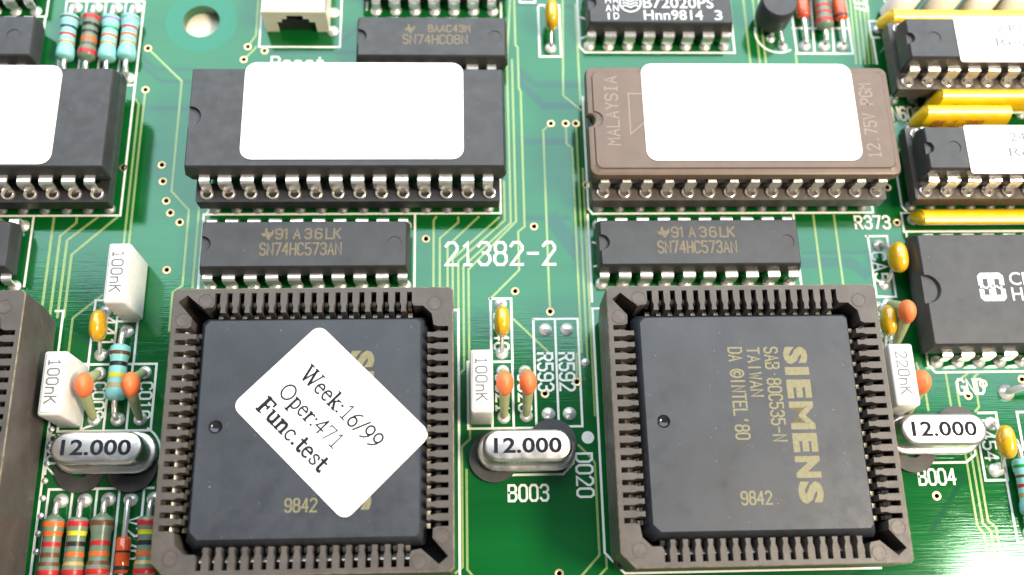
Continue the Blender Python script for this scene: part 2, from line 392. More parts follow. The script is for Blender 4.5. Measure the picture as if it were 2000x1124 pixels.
# serif lettering of the test sticker: every glyph is (advance, [(points, weight)])
T, K, S_ = 0.105, 0.155, 0.085
SERIF = {
 'W': (1.02, [([(0.10, 1), (0.33, 0)], K), ([(0.33, 0), (0.53, 0.95)], T), ([(0.47, 1), (0.70, 0)], K), ([(0.70, 0), (0.92, 1)], T), ([(0, 1), (0.24, 1)], S_), ([(0.38, 1), (0.60, 1)], S_), ([(0.82, 1), (1.0, 1)], S_)]),
 'O': (0.82, [(arcp(0.38, 0.5, 0.33, 0.49, 0, 360, 26)[:-1], 0.115)]),
 'F': (0.62, [([(0.16, 0), (0.16, 1)], K * 1.2), ([(0.03, 0), (0.34, 0)], S_), ([(0.03, 0.98), (0.56, 0.98), (0.56, 0.78)], S_ * 1.3), ([(0.2, 0.52), (0.42, 0.52)], T), ([(0.42, 0.62), (0.42, 0.42)], T)]),
 'e': (0.50, [([(0.06, 0.40), (0.42, 0.40)], T), (arcp(0.24, 0.32, 0.19, 0.32, 12, 310, 18), 0.115)]),
 'k': (0.56, [([(0.13, 0), (0.13, 1)], K), ([(0.02, 0), (0.24, 0)], S_), ([(0.02, 1), (0.13, 1)], S_), ([(0.16, 0.30), (0.42, 0.62)], T), ([(0.24, 0.38), (0.46, 0.0)], K), ([(0.32, 0.62), (0.52, 0.62)], S_), ([(0.34, 0), (0.56, 0)], S_)]),
 'p': (0.56, [([(0.12, -0.32), (0.12, 0.63)], K), ([(0.01, -0.32), (0.25, -0.32)], S_), ([(0.01, 0.62), (0.12, 0.62)], S_), (arcp(0.27, 0.31, 0.19, 0.32, 140, -140, 16), 0.115)]),
 'r': (0.42, [([(0.12, 0), (0.12, 0.63)], K), ([(0.01, 0), (0.25, 0)], S_), ([(0.01, 0.62), (0.12, 0.62)], S_), ([(0.13, 0.42), (0.22, 0.58), (0.30, 0.62), (0.36, 0.58)], 0.115)]),
 'u': (0.60, [([(0.12, 0.63), (0.12, 0.18), (0.18, 0.03), (0.28, 0.0), (0.40, 0.10)], K), ([(0.44, 0), (0.44, 0.63)], K), ([(0.0, 0.63), (0.16, 0.63)], S_), ([(0.33, 0.63), (0.48, 0.63)], S_), ([(0.44, 0), (0.56, 0)], S_)]),
 'n': (0.60, [([(0.12, 0), (0.12, 0.63)], K), ([(0.16, 0.46), (0.27, 0.60), (0.38, 0.60), (0.44, 0.48), (0.44, 0)], K), ([(0.01, 0), (0.24, 0)], S_), ([(0.33, 0), (0.56, 0)], S_), ([(0.01, 0.62), (0.12, 0.62)], S_)]),
 'c': (0.48, [(arcp(0.25, 0.31, 0.19, 0.32, 40, 315, 18), 0.10)]),
 't': (0.38, [([(0.16, 0.86), (0.16, 0.14), (0.20, 0.03), (0.28, 0.0), (0.34, 0.05)], K), ([(0.02, 0.62), (0.33, 0.62)], T)]),
 's': (0.44, [([(0.36, 0.46), (0.33, 0.58), (0.22, 0.63), (0.10, 0.57), (0.08, 0.46), (0.15, 0.37), (0.28, 0.28), (0.36, 0.18), (0.33, 0.06), (0.21, 0.0), (0.09, 0.05), (0.06, 0.18)], 0.095)]),
 ':': (0.28, [(circ(0.12, 0.06, 0.04, 6), 0.08), (circ(0.12, 0.54, 0.04, 6), 0.08)]),
 '.': (0.28, [(circ(0.12, 0.06, 0.045, 6), 0.09)]),
 '1': (0.52, [([(0.14, 0.82), (0.27, 0.97), (0.27, 0)], 0.10), ([(0.13, 0), (0.41, 0)], S_)]),
 '6': (0.56, [(arcp(0.26, 0.29, 0.20, 0.29, 0, 360, 18)[:-1], 0.115), ([(0.07, 0.35), (0.13, 0.62), (0.26, 0.84), (0.44, 0.97)], 0.10)]),
 '9': (0.56, [(arcp(0.26, 0.68, 0.20, 0.29, 0, 360, 18)[:-1], 0.115), ([(0.45, 0.62), (0.39, 0.35), (0.26, 0.13), (0.08, 0.0)], 0.10)]),
 '/': (0.40, [([(0.0, -0.02), (0.36, 1.0)], T)]),
 '4': (0.56, [([(0.37, 0), (0.37, 0.97)], 0.105), ([(0.37, 0.95), (0.04, 0.30), (0.52, 0.30)], T)]),
 '7': (0.56, [([(0.05, 0.80), (0.09, 0.94), (0.47, 0.94), (0.22, 0.0)], 0.08)]),
}
def serif_text(s, u, v, z, w, h, m, parent, rz, weight=1.0):
    adv = sum(SERIF[c][0] for c in s); k = w / adv; bm = bmesh.new(); x = 0; i = 0
    for c in s:
        a, sts = SERIF[c]
        for pts, lw in sts:
            P = [(x + px * k, py * h) for px, py in pts]
            cl = c in ':.' or (c in 'O69' and len(pts) > 15)
            ribbon(bm, P, lw * h * weight, z=0.0015 * (i % 5), closed=cl); i += 1
            if c in ':.':
                bm.faces.new([bm.verts.new((px, py, 0.0075)) for px, py in P])
        x += a * k
    return link('printed_text', finish(bm, 'lettering', m, smooth=0, weld=False), parent, (u, v, z), rz)

# ------------------------------------------------------------------ layout of the board, in millimetres
VIAS= [(-39.92, 72.68), (-27.34, 72.96), (-27.74, 71.08), (-39.69, 66.69), (-25.16, 72.36), (11.26, 61.93), (13.14, 61.93), (14.44, 61.93), (-36.76, 56.25), (-36.44, 54.05), (-35.82, 51.46), (-35.2, 49.88), (-33.98, 48.64), (-35.0, 42.55), (-41.41, 55.91), (-4.44, 46.35), (8.7, 47.88), (15.38, 53.4), (53.87, 48.2), (53.38, 52.93), (6.19, 39.56), (10.29, 36.96), (9.35, 27.04), (13.12, 28.39), (59.15, 26.19), (61.18, 27.58), (65.98, 28.08), (53.52, 14.63), (10.23, 6.97)]
TRACES=[
  [(-39.92, 72.68), (-35.29, 67.94), (-35.29, 52.75), (-33.01, 50.24), (-33.01, 40.61), (-34.08, 39.73), (-34.08, 35.03)] ,
  [(-39.72, 66.69), (-39.72, 59.18), (-39.72, 46.03), (-39.72, 42.14)] ,
  [(-40.76, 65.31), (-40.33, 64.73), (-40.33, 59.18), (-40.33, 46.03), (-40.33, 42.14)] ,
  [(-48.88, 49.37), (-48.88, 40.49), (-48.88, 36.85)] ,
  [(-46.19, 49.3), (-46.18, 48.63), (-47.88, 46.99), (-47.88, 40.48), (-47.88, 36.84)] ,
  [(-43.68, 49.42), (-47.0, 46.4), (-47.0, 40.47), (-47.0, 36.83)] ,
  [(-41.38, 49.41), (-46.26, 44.57), (-46.26, 40.47), (-46.26, 36.82)] ,
  [(-42.15, 39.48), (-45.24, 36.69), (-45.24, 32.51), (-45.24, 29.49)] ,
  [(-31.82, 50.7), (-31.82, 40.35)] ,
  [(-3.2, 49.22), (-3.52, 48.75), (-3.52, 37.69)] ,
  [(-0.53, 49.14), (-0.53, 48.47), (-2.77, 46.4), (-2.77, 37.68)] ,
  [(1.97, 49.2), (-1.84, 45.4), (-1.84, 37.67)] ,
  [(4.47, 49.12), (-1.23, 43.75), (-1.23, 37.67)] ,
  [(5.14, 53.99), (5.14, 48.71), (-0.56, 43.41), (-0.56, 40.1), (-0.56, 29.75)] ,
  [(6.47, 80.25), (5.87, 70.96), (5.87, 59.13), (5.87, 48.37), (0.05, 42.75), (0.05, 40.09), (0.05, 30.04), (-0.52, 29.44), (-0.52, 22.39)] ,
  [(6.52, 71.19), (6.52, 66.84), (6.52, 66.03), (6.52, 59.13), (6.52, 48.57), (0.66, 42.36), (0.66, 40.09), (0.66, 21.91), (-0.28, 21.05), (-0.28, 7.88), (-1.04, 7.25)] ,
  [(7.03, 80.25), (7.03, 73.4), (7.31, 73.02), (7.31, 67.06), (7.54, 66.47), (7.54, 59.13), (7.54, 47.89), (6.74, 47.22), (6.74, 42.25), (3.36, 38.78)] ,
  [(0.23, 18.44), (0.23, 7.6), (0.74, 7.0), (1.72, 6.12)] ,
  [(13.46, 80.3), (12.97, 65.96), (15.18, 63.83)] ,
  [(15.13, 79.51), (15.13, 66.85), (15.13, 64.64)] ,
  [(11.26, 61.93), (10.25, 60.99), (10.25, 59.12), (10.25, 40.01), (10.25, 37.05)] ,
  [(13.12, 61.93), (13.12, 59.12), (13.81, 58.48), (13.81, 39.98), (13.81, 32.04), (13.2, 31.74), (13.2, 28.36)] ,
  [(14.45, 61.93), (14.45, 59.12), (14.45, 39.98), (14.45, 30.92)] ,
  [(15.02, 55.64), (15.02, 39.97), (15.02, 24.42)] ,
  [(12.97, 21.02), (14.36, 19.54), (14.74, 18.96), (14.74, 8.84), (12.74, 6.76), (11.75, 5.81)] ,
  [(15.48, 8.66), (15.48, 7.46), (14.7, 6.72), (13.99, 5.87)] ,
  [(56.89, 28.88), (56.89, 25.18), (56.89, 23.36)] ,
  [(59.54, 28.85), (57.94, 27.81), (57.94, 25.17), (57.94, 23.35)] ,
  [(60.78, 28.83), (60.21, 28.4), (60.21, 24.83), (59.68, 24.29)] ,
  [(53.56, 30.16), (54.11, 26.93), (54.11, 24.49)] ,
  [(57.65, 20.95), (57.65, 11.2), (58.27, 10.34), (58.27, 4.97)] ,
  [(58.33, 20.94), (58.33, 11.47), (59.08, 10.61), (59.08, 4.96)] ,
  [(58.98, 20.93), (58.98, 11.74), (59.75, 11.05), (59.75, 4.94)] ,
  [(43.43, 49.21), (43.43, 38.56)] ,
  [(46.03, 49.2), (46.03, 38.54)] ,
  [(52.23, 80.95), (51.71, 70.72)] ,
  [(52.79, 80.96), (52.32, 70.72)] ,
  [(53.36, 80.96), (52.94, 70.72)] ,
  [(53.99, 80.96), (53.48, 70.73)] ,
  [(54.48, 80.97), (54.03, 70.73)] ,
  [(37.68, 80.85), (37.68, 70.68)] ,
  [(38.95, 80.86), (38.95, 70.68)] ,
  [(39.74, 80.87), (39.74, 70.68)] ,
  [(43.82, 72.23), (43.82, 70.7)] ,
  [(5.92, 36.08), (10.14, 31.77)] ,
  [(-27.34, 72.96), (-26.4, 74.63), (-26.4, 80.42)] ,
  [(-27.74, 71.08), (-26.47, 72.58), (-26.3, 72.96)] ,
]
INNER=[
  ([(-40.59, 71.56), (-38.63, 69.7), (-34.14, 69.7)], 0.5) ,
  ([(-40.61, 70.44), (-37.84, 67.94), (-34.01, 67.94)], 0.5) ,
  ([(-39.08, 64.08), (-33.9, 64.08)], 0.5) ,
  ([(7.49, 69.46), (9.41, 67.59), (15.68, 67.59)], 0.9) ,
  ([(7.45, 67.96), (10.43, 64.48), (15.86, 64.48)], 0.9) ,
  ([(11.04, 48.75), (13.82, 44.57)], 1.9) ,
  ([(7.91, 49.02), (13.07, 49.02)], 0.6) ,
  ([(41.68, 44.3), (49.32, 44.3)], 0.5) ,
  ([(41.52, 42.97), (47.36, 42.97), (49.06, 41.41)], 1.3) ,
  ([(-15.37, 73.92), (-13.51, 75.84)], 0.5) ,
  ([(-24.96, 72.23), (-13.55, 72.23)], 0.5) ,
  ([(7.56, 59.44), (14.98, 59.44)], 0.9) ,
  ([(-41.72, 59.0), (-37.37, 59.0)], 0.4) ,
  ([(7.4, 79.62), (15.53, 79.2)], 0.6) ,
  ([(57.19, 16.83), (52.37, 10.9)], 0.5) ,
]
SILK=[
  [(-31.2, 49.0), (-31.2, 49.66), (4.67, 49.66), (4.67, 66.3)] ,
  [(-31.05, 50.97), (-30.62, 50.16), (-30.95, 49.62)] ,
  [(15.46, 65.74), (15.46, 50.23), (15.93, 49.54), (51.02, 49.54), (51.02, 50.77)] ,
  [(-74.0, 49.57), (-41.1, 49.57), (-41.0, 79.62)] ,
  [(-50.91, 79.67), (-41.0, 79.67)] ,
  [(-50.86, 79.64), (-50.86, 67.84)] ,
  [(-48.28, 79.66), (-48.28, 67.48)] ,
  [(-45.85, 79.67), (-45.85, 67.48)] ,
  [(-43.31, 79.69), (-43.31, 67.49)] ,
  [(-41.91, 67.34), (-41.02, 67.34)] ,
  [(-31.16, 49.29), (-31.16, 39.52)] ,
  [(-5.78, 49.51), (-5.78, 39.3)] ,
  [(15.34, 49.41), (15.34, 38.16)] ,
  [(40.93, 49.5), (40.93, 48.47)] ,
  [(40.87, 42.2), (40.87, 38.59)] ,
  [(8.28, 36.06), (13.51, 36.06), (13.51, 23.19), (8.25, 23.19), (8.25, 35.99)] ,
  [(10.81, 36.03), (10.81, 23.17)] ,
  [(3.12, 38.64), (5.68, 38.64), (5.68, 30.9), (3.24, 30.9), (3.24, 38.65)] ,
  [(0.5, 30.94), (3.24, 30.94)] ,
  [(0.47, 30.96), (0.47, 23.08), (8.25, 23.08)] ,
  [(3.23, 30.93), (3.23, 23.04)] ,
  [(5.65, 30.9), (5.65, 23.01)] ,
  [(-37.77, 40.84), (-37.77, 31.09)] ,
  [(-40.15, 36.76), (-40.15, 31.12)] ,
  [(-41.5, 38.85), (-42.85, 38.85), (-42.85, 31.15)] ,
  [(-40.12, 36.25), (-37.66, 36.25)] ,
  [(-42.89, 31.11), (-35.15, 31.11), (-35.15, 23.42), (-45.43, 23.42)] ,
  [(-42.83, 31.15), (-42.83, 23.53)] ,
  [(-40.36, 31.12), (-40.36, 23.49)] ,
  [(-37.84, 31.09), (-37.84, 23.45)] ,
  [(-45.87, 31.17), (-42.89, 31.17)] ,
  [(-45.38, 26.53), (-45.38, 23.56)] ,
  [(-47.27, 37.57), (-46.39, 37.57), (-46.39, 23.46), (-46.39, 7.38)] ,
  [(-51.26, 49.39), (-51.26, 40.63)] ,
  [(-53.19, 79.86), (-53.19, 77.32), (-54.38, 77.32)] ,
  [(-53.28, 77.32), (-53.28, 73.0)] ,
  [(-34.24, 17.0), (-45.54, 17.0), (-45.54, 7.35)] ,
  [(-42.96, 17.05), (-42.96, 7.3)] ,
  [(-40.31, 17.01), (-40.31, 7.25)] ,
  [(-37.9, 16.97), (-37.9, 7.2)] ,
  [(-35.25, 16.93), (-35.25, 7.14)] ,
  [(5.44, 17.77), (11.09, 17.77), (12.3, 19.0), (12.3, 21.62)] ,
  [(16.14, 37.32), (15.34, 37.33), (15.34, 22.57), (15.34, 9.1), (17.42, 6.88), (45.98, 6.88)] ,
  [(-1.08, 37.28), (-0.59, 37.28), (-0.59, 30.05), (-0.59, 22.8), (-0.59, 6.44)] ,
  [(-25.9, 84.0), (-25.9, 72.96), (-15.6, 72.96), (-15.6, 84.0)] ,
  [(5.26, 80.64), (5.26, 77.49)] ,
  [(-12.28, 80.52), (-12.28, 78.56)] ,
  [(7.77, 80.65), (7.75, 79.86), (9.78, 79.86), (9.78, 80.67)] ,
  [(10.15, 79.4), (10.15, 71.66), (12.93, 71.66), (12.93, 79.42), (10.11, 79.42)] ,
  [(15.39, 80.71), (15.39, 73.13), (16.09, 72.29), (35.76, 72.29), (35.76, 80.84)] ,
  [(44.02, 80.9), (44.02, 72.23), (51.49, 72.23), (51.49, 80.95)] ,
  [(46.85, 80.92), (46.37, 72.24)] ,
  [(49.57, 80.94), (48.97, 72.25)] ,
  [(43.86, 76.07), (51.59, 76.07)] ,
  [(55.91, 77.21), (54.31, 77.21), (54.31, 74.69), (55.41, 74.69)] ,
  [(54.48, 74.69), (54.48, 70.73)] ,
  [(56.79, 80.98), (57.21, 78.98)] ,
  [(70.92, 49.43), (54.57, 49.43), (54.57, 46.96), (70.43, 46.96)] ,
  [(54.79, 62.81), (54.79, 54.76), (54.79, 50.4), (55.36, 49.5)] ,
  [(49.67, 46.37), (52.31, 46.37), (52.31, 38.49), (49.91, 38.49), (49.91, 46.37)] ,
  [(54.81, 46.96), (54.81, 45.12)] ,
  [(54.93, 33.3), (54.93, 29.9), (55.67, 29.02), (67.01, 29.02)] ,
  [(53.68, 18.38), (57.57, 18.38), (58.81, 19.27), (58.81, 20.93)] ,
  [(59.96, 24.09), (62.09, 24.09), (62.09, 16.28), (59.49, 16.28), (59.49, 20.92)] ,
  [(68.0, 24.13), (64.6, 24.13), (64.6, 19.7)] ,
  [(61.94, 19.69), (61.94, 9.32), (63.25, 9.32)] ,
  [(55.97, 68.06), (58.86, 64.67)] ,
  [(-34.21, 19.73), (-35.23, 18.61)] ,
  [(-46.27, 23.06), (-46.07, 23.28)] ,
]

# ------------------------------------------------------------------ the setting
bm = bmesh.new(); prism(bm, rect(-400, -400, 400, 500), -6, -2.1)
t = link('table', finish(bm, 'table', 'table_top', 0)); t['kind'] = 'structure'; t['label'] = 'pale beige table top seen through the mounting hole'; t['category'] = 'table'
HOLE = (-33.5, 76.74, 2.35)
bm = bmesh.new()
prism(bm, rect(-76, -8, 92, 100), -1.6, 0.0, [circ(x, y, 0.36, 10) for x, y in VIAS] + [circ(HOLE[0], HOLE[1], HOLE[2], 32)])
board = link('circuit_board', finish(bm, 'circuit_board', 'solder_mask', 30))
board['kind'] = 'structure'; board['label'] = 'green circuit board that carries all the chips and small parts'; board['category'] = 'circuit board'
bm = bmesh.new(); prism(bm, circ(HOLE[0], HOLE[1], 4.6, 40), 0.002, 0.006, [circ(HOLE[0], HOLE[1], HOLE[2] + 0.02, 32)])
link('mounting_ring', finish(bm, 'mounting_ring', 'ring_green', 30), board)
for i, (pts, w) in enumerate(INNER):
    bm = bmesh.new(); ribbon(bm, pts, w, z=0.004 + 0.0005 * i)
    link('inner_trace', finish(bm, 'inner_trace', 'inner_green', 0), board)
def to_via(pts):
    P = [Vector(p) for p in pts]
    for e, nx in ((0, 1), (-1, -2)):
        for v in VIAS:
            if (P[e] - Vector(v)).length < 0.75:
                P[e] = Vector(v); P[e] = P[e] + (P[nx] - P[e]).normalized() * 0.42; break
    return [tuple(p) for p in P]
for i, pts in enumerate(TRACES):
    bm = bmesh.new(); ribbon(bm, to_via(pts), 0.27 if i not in (3, 4, 5, 6) else 0.32, z=0.013 + 0.0003 * i)
    link('copper_trace', finish(bm, 'copper_trace', 'trace_green', 0), board)
def via_mesh():
    bm = bmesh.new()
    lathe(bm, [(0.34, -1.55), (0.27, -1.55), (0.27, 0.035), (0.31, 0.05), (0.50, 0.045), (0.54, 0.0)], 16, close=False)
    for f in bm.faces: f.material_index = 1 if f.calc_center_median().z < -0.2 else 0
    lathe(bm, [(0.0, -1.2), (0.28, -1.2)], 12, mi=1, close=False)
    return finish(bm, 'via', ['via_metal', 'via_dark'], 40)
for x, y in VIAS: link('via', cached('via', via_mesh), board, (x, y, 0), random.random() * 6)
for i, pts in enumerate(SILK):
    bm = bmesh.new(); ribbon(bm, pts if pts[0] != pts[-1] else pts[:-1], 0.27, z=0.030 + 0.0004 * (i % 40), closed=pts[0] == pts[-1])
    link('printed_outline', finish(bm, 'printed_outline', 'silk', 0), board)
def arc_outline(cx, cy, r, a0, a1):
    bm = bmesh.new(); ribbon(bm, arcp(cx, cy, r, r, a0, a1, 14), 0.25, z=0.047); link('printed_outline', finish(bm, 'printed_outline', 'silk', 0), board)
arc_outline(15.5, 44.2, 1.6, -80, 80); arc_outline(15.4, 76.0, 1.6, -80, 80); arc_outline(41.7, 75.3, 2.95, 165, 300); arc_outline(-41, 20.7, 3.4, 100, 260); arc_outline(-37.2, 20.7, 3.4, -60, 60)
bm = bmesh.new(); bm.faces.new([bm.verts.new((x, y, 0.05)) for x, y in circ(14.07, 21.89, 0.72, 28)])
link('printed_dot', finish(bm, 'printed_dot', 'silk', 0), board)
D90 = -PI / 2
for s, x, y, w, h, lw, rz in [('Reset', -24.2, 69.72, 6.7, 1.75, 0.27, 0), ('21382-2', -2.05, 42.95, 13.15, 2.85, 0.34, 0), ('R373', 48.6, 47.4, 4.3, 1.62, 0.27, 0),
        ('R592', 11.15, 31.85, 4.45, 1.68, 0.27, D90), ('R593', 8.65, 31.85, 4.45, 1.68, 0.27, D90), ('D020', 12.62, 20.05, 4.85, 1.8, 0.27, D90),
        ('B003', 4.92, 14.88, 4.4, 1.72, 0.27, 0), ('B004', 51.78, 15.92, 4.2, 1.7, 0.27, 0), ('GND', 58.05, 26.4, 3.1, 1.72, 0.29, 0), ('V270', -36.85, 13.85, 4.4, 1.5, 0.25, D90),
        ('C009', -41.95, 28.95, 4.1, 1.35, 0.25, D90), ('C010', -36.75, 28.9, 4.1, 1.35, 0.25, D90), ('C441', -41.75, 38.1, 4.8, 1.5, 0.25, D90), ('N608', 55.5, 62.4, 3.7, 1.85, 0.3, 0),
        ('R407', 52.75, 83.0, 4.2, 1.6, 0.27, D90), ('CA5', 50.1, 44.2, 3.7, 1.6, 0.27, D90), ('C540', 3.65, 36.9, 4.6, 1.6, 0.25, D90), ('B002', -46.15, 23.0, 4.3, 1.3, 0.25, D90),
        ('C021', 3.7, 29.4, 4.4, 1.4, 0.25, D90), ('C020', 6.3, 29.4, 4.4, 1.4, 0.25, D90), ('C452', 49.5, 37.6, 4.6, 1.5, 0.25, D90), ('C454', 59.9, 23.2, 4.6, 1.5, 0.25, D90)]:
    stroke_text('printed_text', s, x, y, 0.052, w, h, lw, 'silk', board, rz)

def joint_mesh(m='solder'):
    bm = bmesh.new(); lathe(bm, [(0.86, 0.0), (0.84, 0.10), (0.72, 0.22), (0.52, 0.36), (0.30, 0.48), (0.12, 0.54), (0.02, 0.56)], 18, close=False)
    return finish(bm, 'solder_joint', m, 60)
def joint(x, y, s=1.0, m='solder'):
    o = link('solder_joint', cached(('joint', m), lambda: joint_mesh(m)), board, (x, y, 0.012), random.random() * 6)
    o.scale = (s, s, s * random.uniform(0.85, 1.15)); return o
for x, y in [(9.64, 34.75), (12.18, 34.75), (9.66, 24.65), (12.1, 24.65), (-16.55, 78.1), (-16.55, 75.3), (61.2, 22.8), (60.75, 17.4)]: joint(x, y, 0.93)
joint(14.2, 30.7, 0.62)

# ------------------------------------------------------------------ dual in-line chips
def dip_body(hx, hy, z0, z1, notch_r, mark_x, m, dimple=True, draft=0.35):
    bm = bmesh.new(); zm = z0 + (z1 - z0) * 0.48; dn = 0.45
    q = lambda d: chamf(hx - d, hy - d, 0.12)
    loft(bm, [(q(draft), z0), (q(0.0), zm), (q(0.02), zm + 0.18), (q(draft * 0.72), z1 - dn)])
    d0 = draft * 0.72; d1 = draft
    def npoly(d):
        x, y = hx - d, hy - d
        P = [(-x, -y + 0.12), (-x + 0.12, -y), (x - 0.12, -y), (x, -y + 0.12), (x, y - 0.12), (x - 0.12, y), (-x + 0.12, y), (-x, y - 0.12)]
        if notch_r:
            P += [(-x + notch_r * math.sin(math.radians(a)), notch_r * math.cos(math.radians(a))) for a in range(0, 181, 15)]
        return P
    lay = [(npoly(d0), z1 - dn), (npoly(d1), z1 - 0.10), (npoly(d1 + 0.09), z1)]
    loft(bm, lay, bottom=False, holes=[(circ(mark_x, 0, 0.85, 20), 0.09)] if mark_x is not None else ())
    return finish(bm, 'body', m, 32)
def dip_lead(zs, zt, reach, w, wt, end=0, zlow=None, m='tinned'):
    """lead of the near row: leaves the body towards -y at z=zs, ends at z=zt; end -1/+1 trims the outer side"""
    zl = zlow if zlow is not None else zt + (zs - zt) * 0.42
    a, b = -w / 2, w / 2; c, d = -wt / 2, wt / 2
    if end < 0: a = -wt * 0.7
    if end > 0: b = wt * 0.7
    bm = bmesh.new(); y1 = -reach
    strip(bm, [(0.35, zs, a, b), (y1 + 0.20, zs, a, b), (y1 + 0.07, zs - 0.04, a, b), (y1 + 0.01, zs - 0.13, a, b), (y1, zs - 0.28, a, b), (y1 - 0.05, zl + 0.1, a, b), (y1 - 0.07, zl - 0.22, c, d), (y1 - 0.10, zt, c, d)], 0.26)
    return finish(bm, 'lead', m, 17)
def dip_leads(parent, n, row, hy, zs, zt, w, wt, zlow=None, m='tinned', near=True, far=True, inset=0.0, far_inset=None):
    for sgn in ((-1,) if near else ()) + ((1,) if far else ()):
        reach = row / 2 - hy + 0.02 - (inset if sgn < 0 or far_inset is None else far_inset)
        for i in range(n):
            e = -1 if i == 0 else (1 if i == n - 1 else 0)
            if sgn > 0: e = -e
            me = cached(('lead', zs, zt, round(reach, 3), w, wt, e, zlow, m), lambda: dip_lead(zs, zt, reach, w, wt, e, zlow, m))
            link('lead', me, parent, ((i - (n - 1) / 2) * 2.54 + random.uniform(-0.05, 0.05), sgn * hy, random.uniform(-0.04, 0.04)), (0 if sgn < 0 else PI) + random.uniform(-0.04, 0.04))
def soldered_dip(name, label, cat, cx, cy, n, row, hx, hy, z1, group, m='plastic_black', notch=1.0, mark=None, joints=True, far=True):
    t = thing(name, label, cat, (cx, cy, 0), group=group)
    link('body', cached(('dip', hx, hy, z1, notch, mark, m), lambda: dip_body(hx, hy, 0.55, z1, notch, mark, m)), t)
    dip_leads(t, n, row, hy, z1 * 0.56, 0.0, 1.45, 0.55, far=far)
    if joints:
        for s in (-1, 1) if far else (-1,):
            for i in range(n): joint(cx + (i - (n - 1) / 2) * 2.54, cy + s * row / 2, 0.88)
    return t
def star_logo(parent, x, y, z, s, m):
    P = [(0.35, 1.0), (0.52, 1.0), (0.52, 0.66), (0.60, 0.70), (0.66, 0.62), (0.80, 0.66), (0.92, 0.88), (1.0, 0.80), (0.98, 0.50), (0.86, 0.34), (0.74, 0.22), (0.68, 0.0), (0.54, 0.06), (0.44, 0.26), (0.34, 0.34), (0.24, 0.28), (0.0, 0.56), (0.30, 0.62)]
    bm = bmesh.new(); vs = [bm.verts.new((px * s, py * s * 0.95, 0)) for px, py in P]; cap(bm, [vs])
    link('maker_logo', finish(bm, 'maker_logo', m, 0), parent, (x, y, z))

def latch_chip(label, cx, cy):
    t = soldered_dip('logic_chip', label, 'chip', cx, cy, 10, 7.62, 12.15, 3.15, 4.0, 'latch chips behind the processors', notch=1.0, mark=10.4)
    z = 4.012
    for ch, xx in zip('9lA36LK', (-3.3, -2.5, -1.25, 0.05, 1.25, 2.5, 3.4)): stroke_text('printed_text', ch, xx, 0.62, z, 0.72, 1.2, 0.22, 'ink_tan', t)
    stroke_text('printed_text', 'SN74HC573AN', -5.05, -1.38, z, 9.3, 1.42, 0.21, 'ink_tan', t)
    star_logo(t, -5.1, 0.45, z, 1.55, 'ink_tan')
    return t
# row y 40.3/47.9 -> centre 44.2
latch_chip('twenty-pin black logic chip behind the processor with the white sticker', -18.35, 44.25)
latch_chip('twenty-pin black logic chip behind the processor with bare lettering', 28.0, 44.22)

t = soldered_dip('logic_chip', 'fourteen-pin black chip partly covered by a large white-labelled chip beside the jack', 'chip', -3.68, 72.1, 7, 7.62, 9.55, 3.1, 4.0, None, notch=1.0, mark=7.9)
stroke_text('printed_text', '8AAC43M', -0.45, 0.62, 4.012, 5.2, 0.95, 0.2, 'ink_tan', t)
stroke_text('printed_text', 'SN74HC08N', -3.6, -1.1, 4.012, 8.0, 1.25, 0.2, 'ink_tan', t)
star_logo(t, -3.5, 0.35, 4.012, 1.4, 'ink_tan')
t = soldered_dip('logic_chip', 'chip at the top edge of the picture, only its pin row showing', 'chip', -3.45, 82.25, 7, 7.62, 9.55, 3.1, 4.0, None, far=False)
t = soldered_dip('interface_chip', 'sixteen-pin dark chip with white lettering and a round emblem', 'chip', 25.5, 77.05, 8, 7.62, 9.5, 3.2, 4.1, None, notch=0.9, mark=None)
z = 4.115
font_text('printed_text', 'B72020PS', -2.2, -0.75, z, 9.1, 1.6, 'ink_white', t, bold=0.008)
font_text('printed_text', 'Hnn9814', -2.2, -2.5, z, 7.6, 1.45, 'ink_white', t, bold=0.008)
font_text('printed_text', '3', 6.9, -2.5, z, 1.0, 1.45, 'ink_white', t, bold=0.008)
for col_, wd in ((-7.05, 'THAI'), (-6.1, 'LAND')):
    for i, ch in enumerate(wd): font_text('printed_text', ch, col_ if ch != 'I' else col_ + 0.22, 1.15 - i * 1.2, z, 0.72 if ch != 'I' else 0.22, 0.98, 'ink_white', t, bold=0.008)
bm = bmesh.new(); ribbon(bm, circ(0, 0, 1.35, 28), 0.2, closed=True)
for k in range(3): ribbon(bm, [(-0.95 + 0.19 * i, -0.55 + 0.42 * k + 0.16 * math.sin(i * 0.95)) for i in range(11)], 0.16, z=0.002 + 0.002 * k)
link('round_emblem', finish(bm, 'round_emblem', 'ink_white', 0), t, (-3.85, 0.05, z))
t = soldered_dip('logic_chip', 'black chip cut by the left edge in front of the white-labelled memory chip', 'chip', -63.75, 44.45, 10, 7.62, 12.1, 3.1, 4.0, None, notch=1.0, mark=None)
t = soldered_dip('logic_chip', 'black chip cut by the left edge beside the four upper resistors', 'chip', -64.3, 72.0, 9, 7.62, 11.85, 3.05, 4.0, None, notch=1.0, mark=9.3)
t = soldered_dip('logic_chip', 'chip in the upper left corner showing only two silver legs', 'chip', -66.0, 81.9, 10, 7.62, 12.1, 3.05, 4.0, None, far=False)
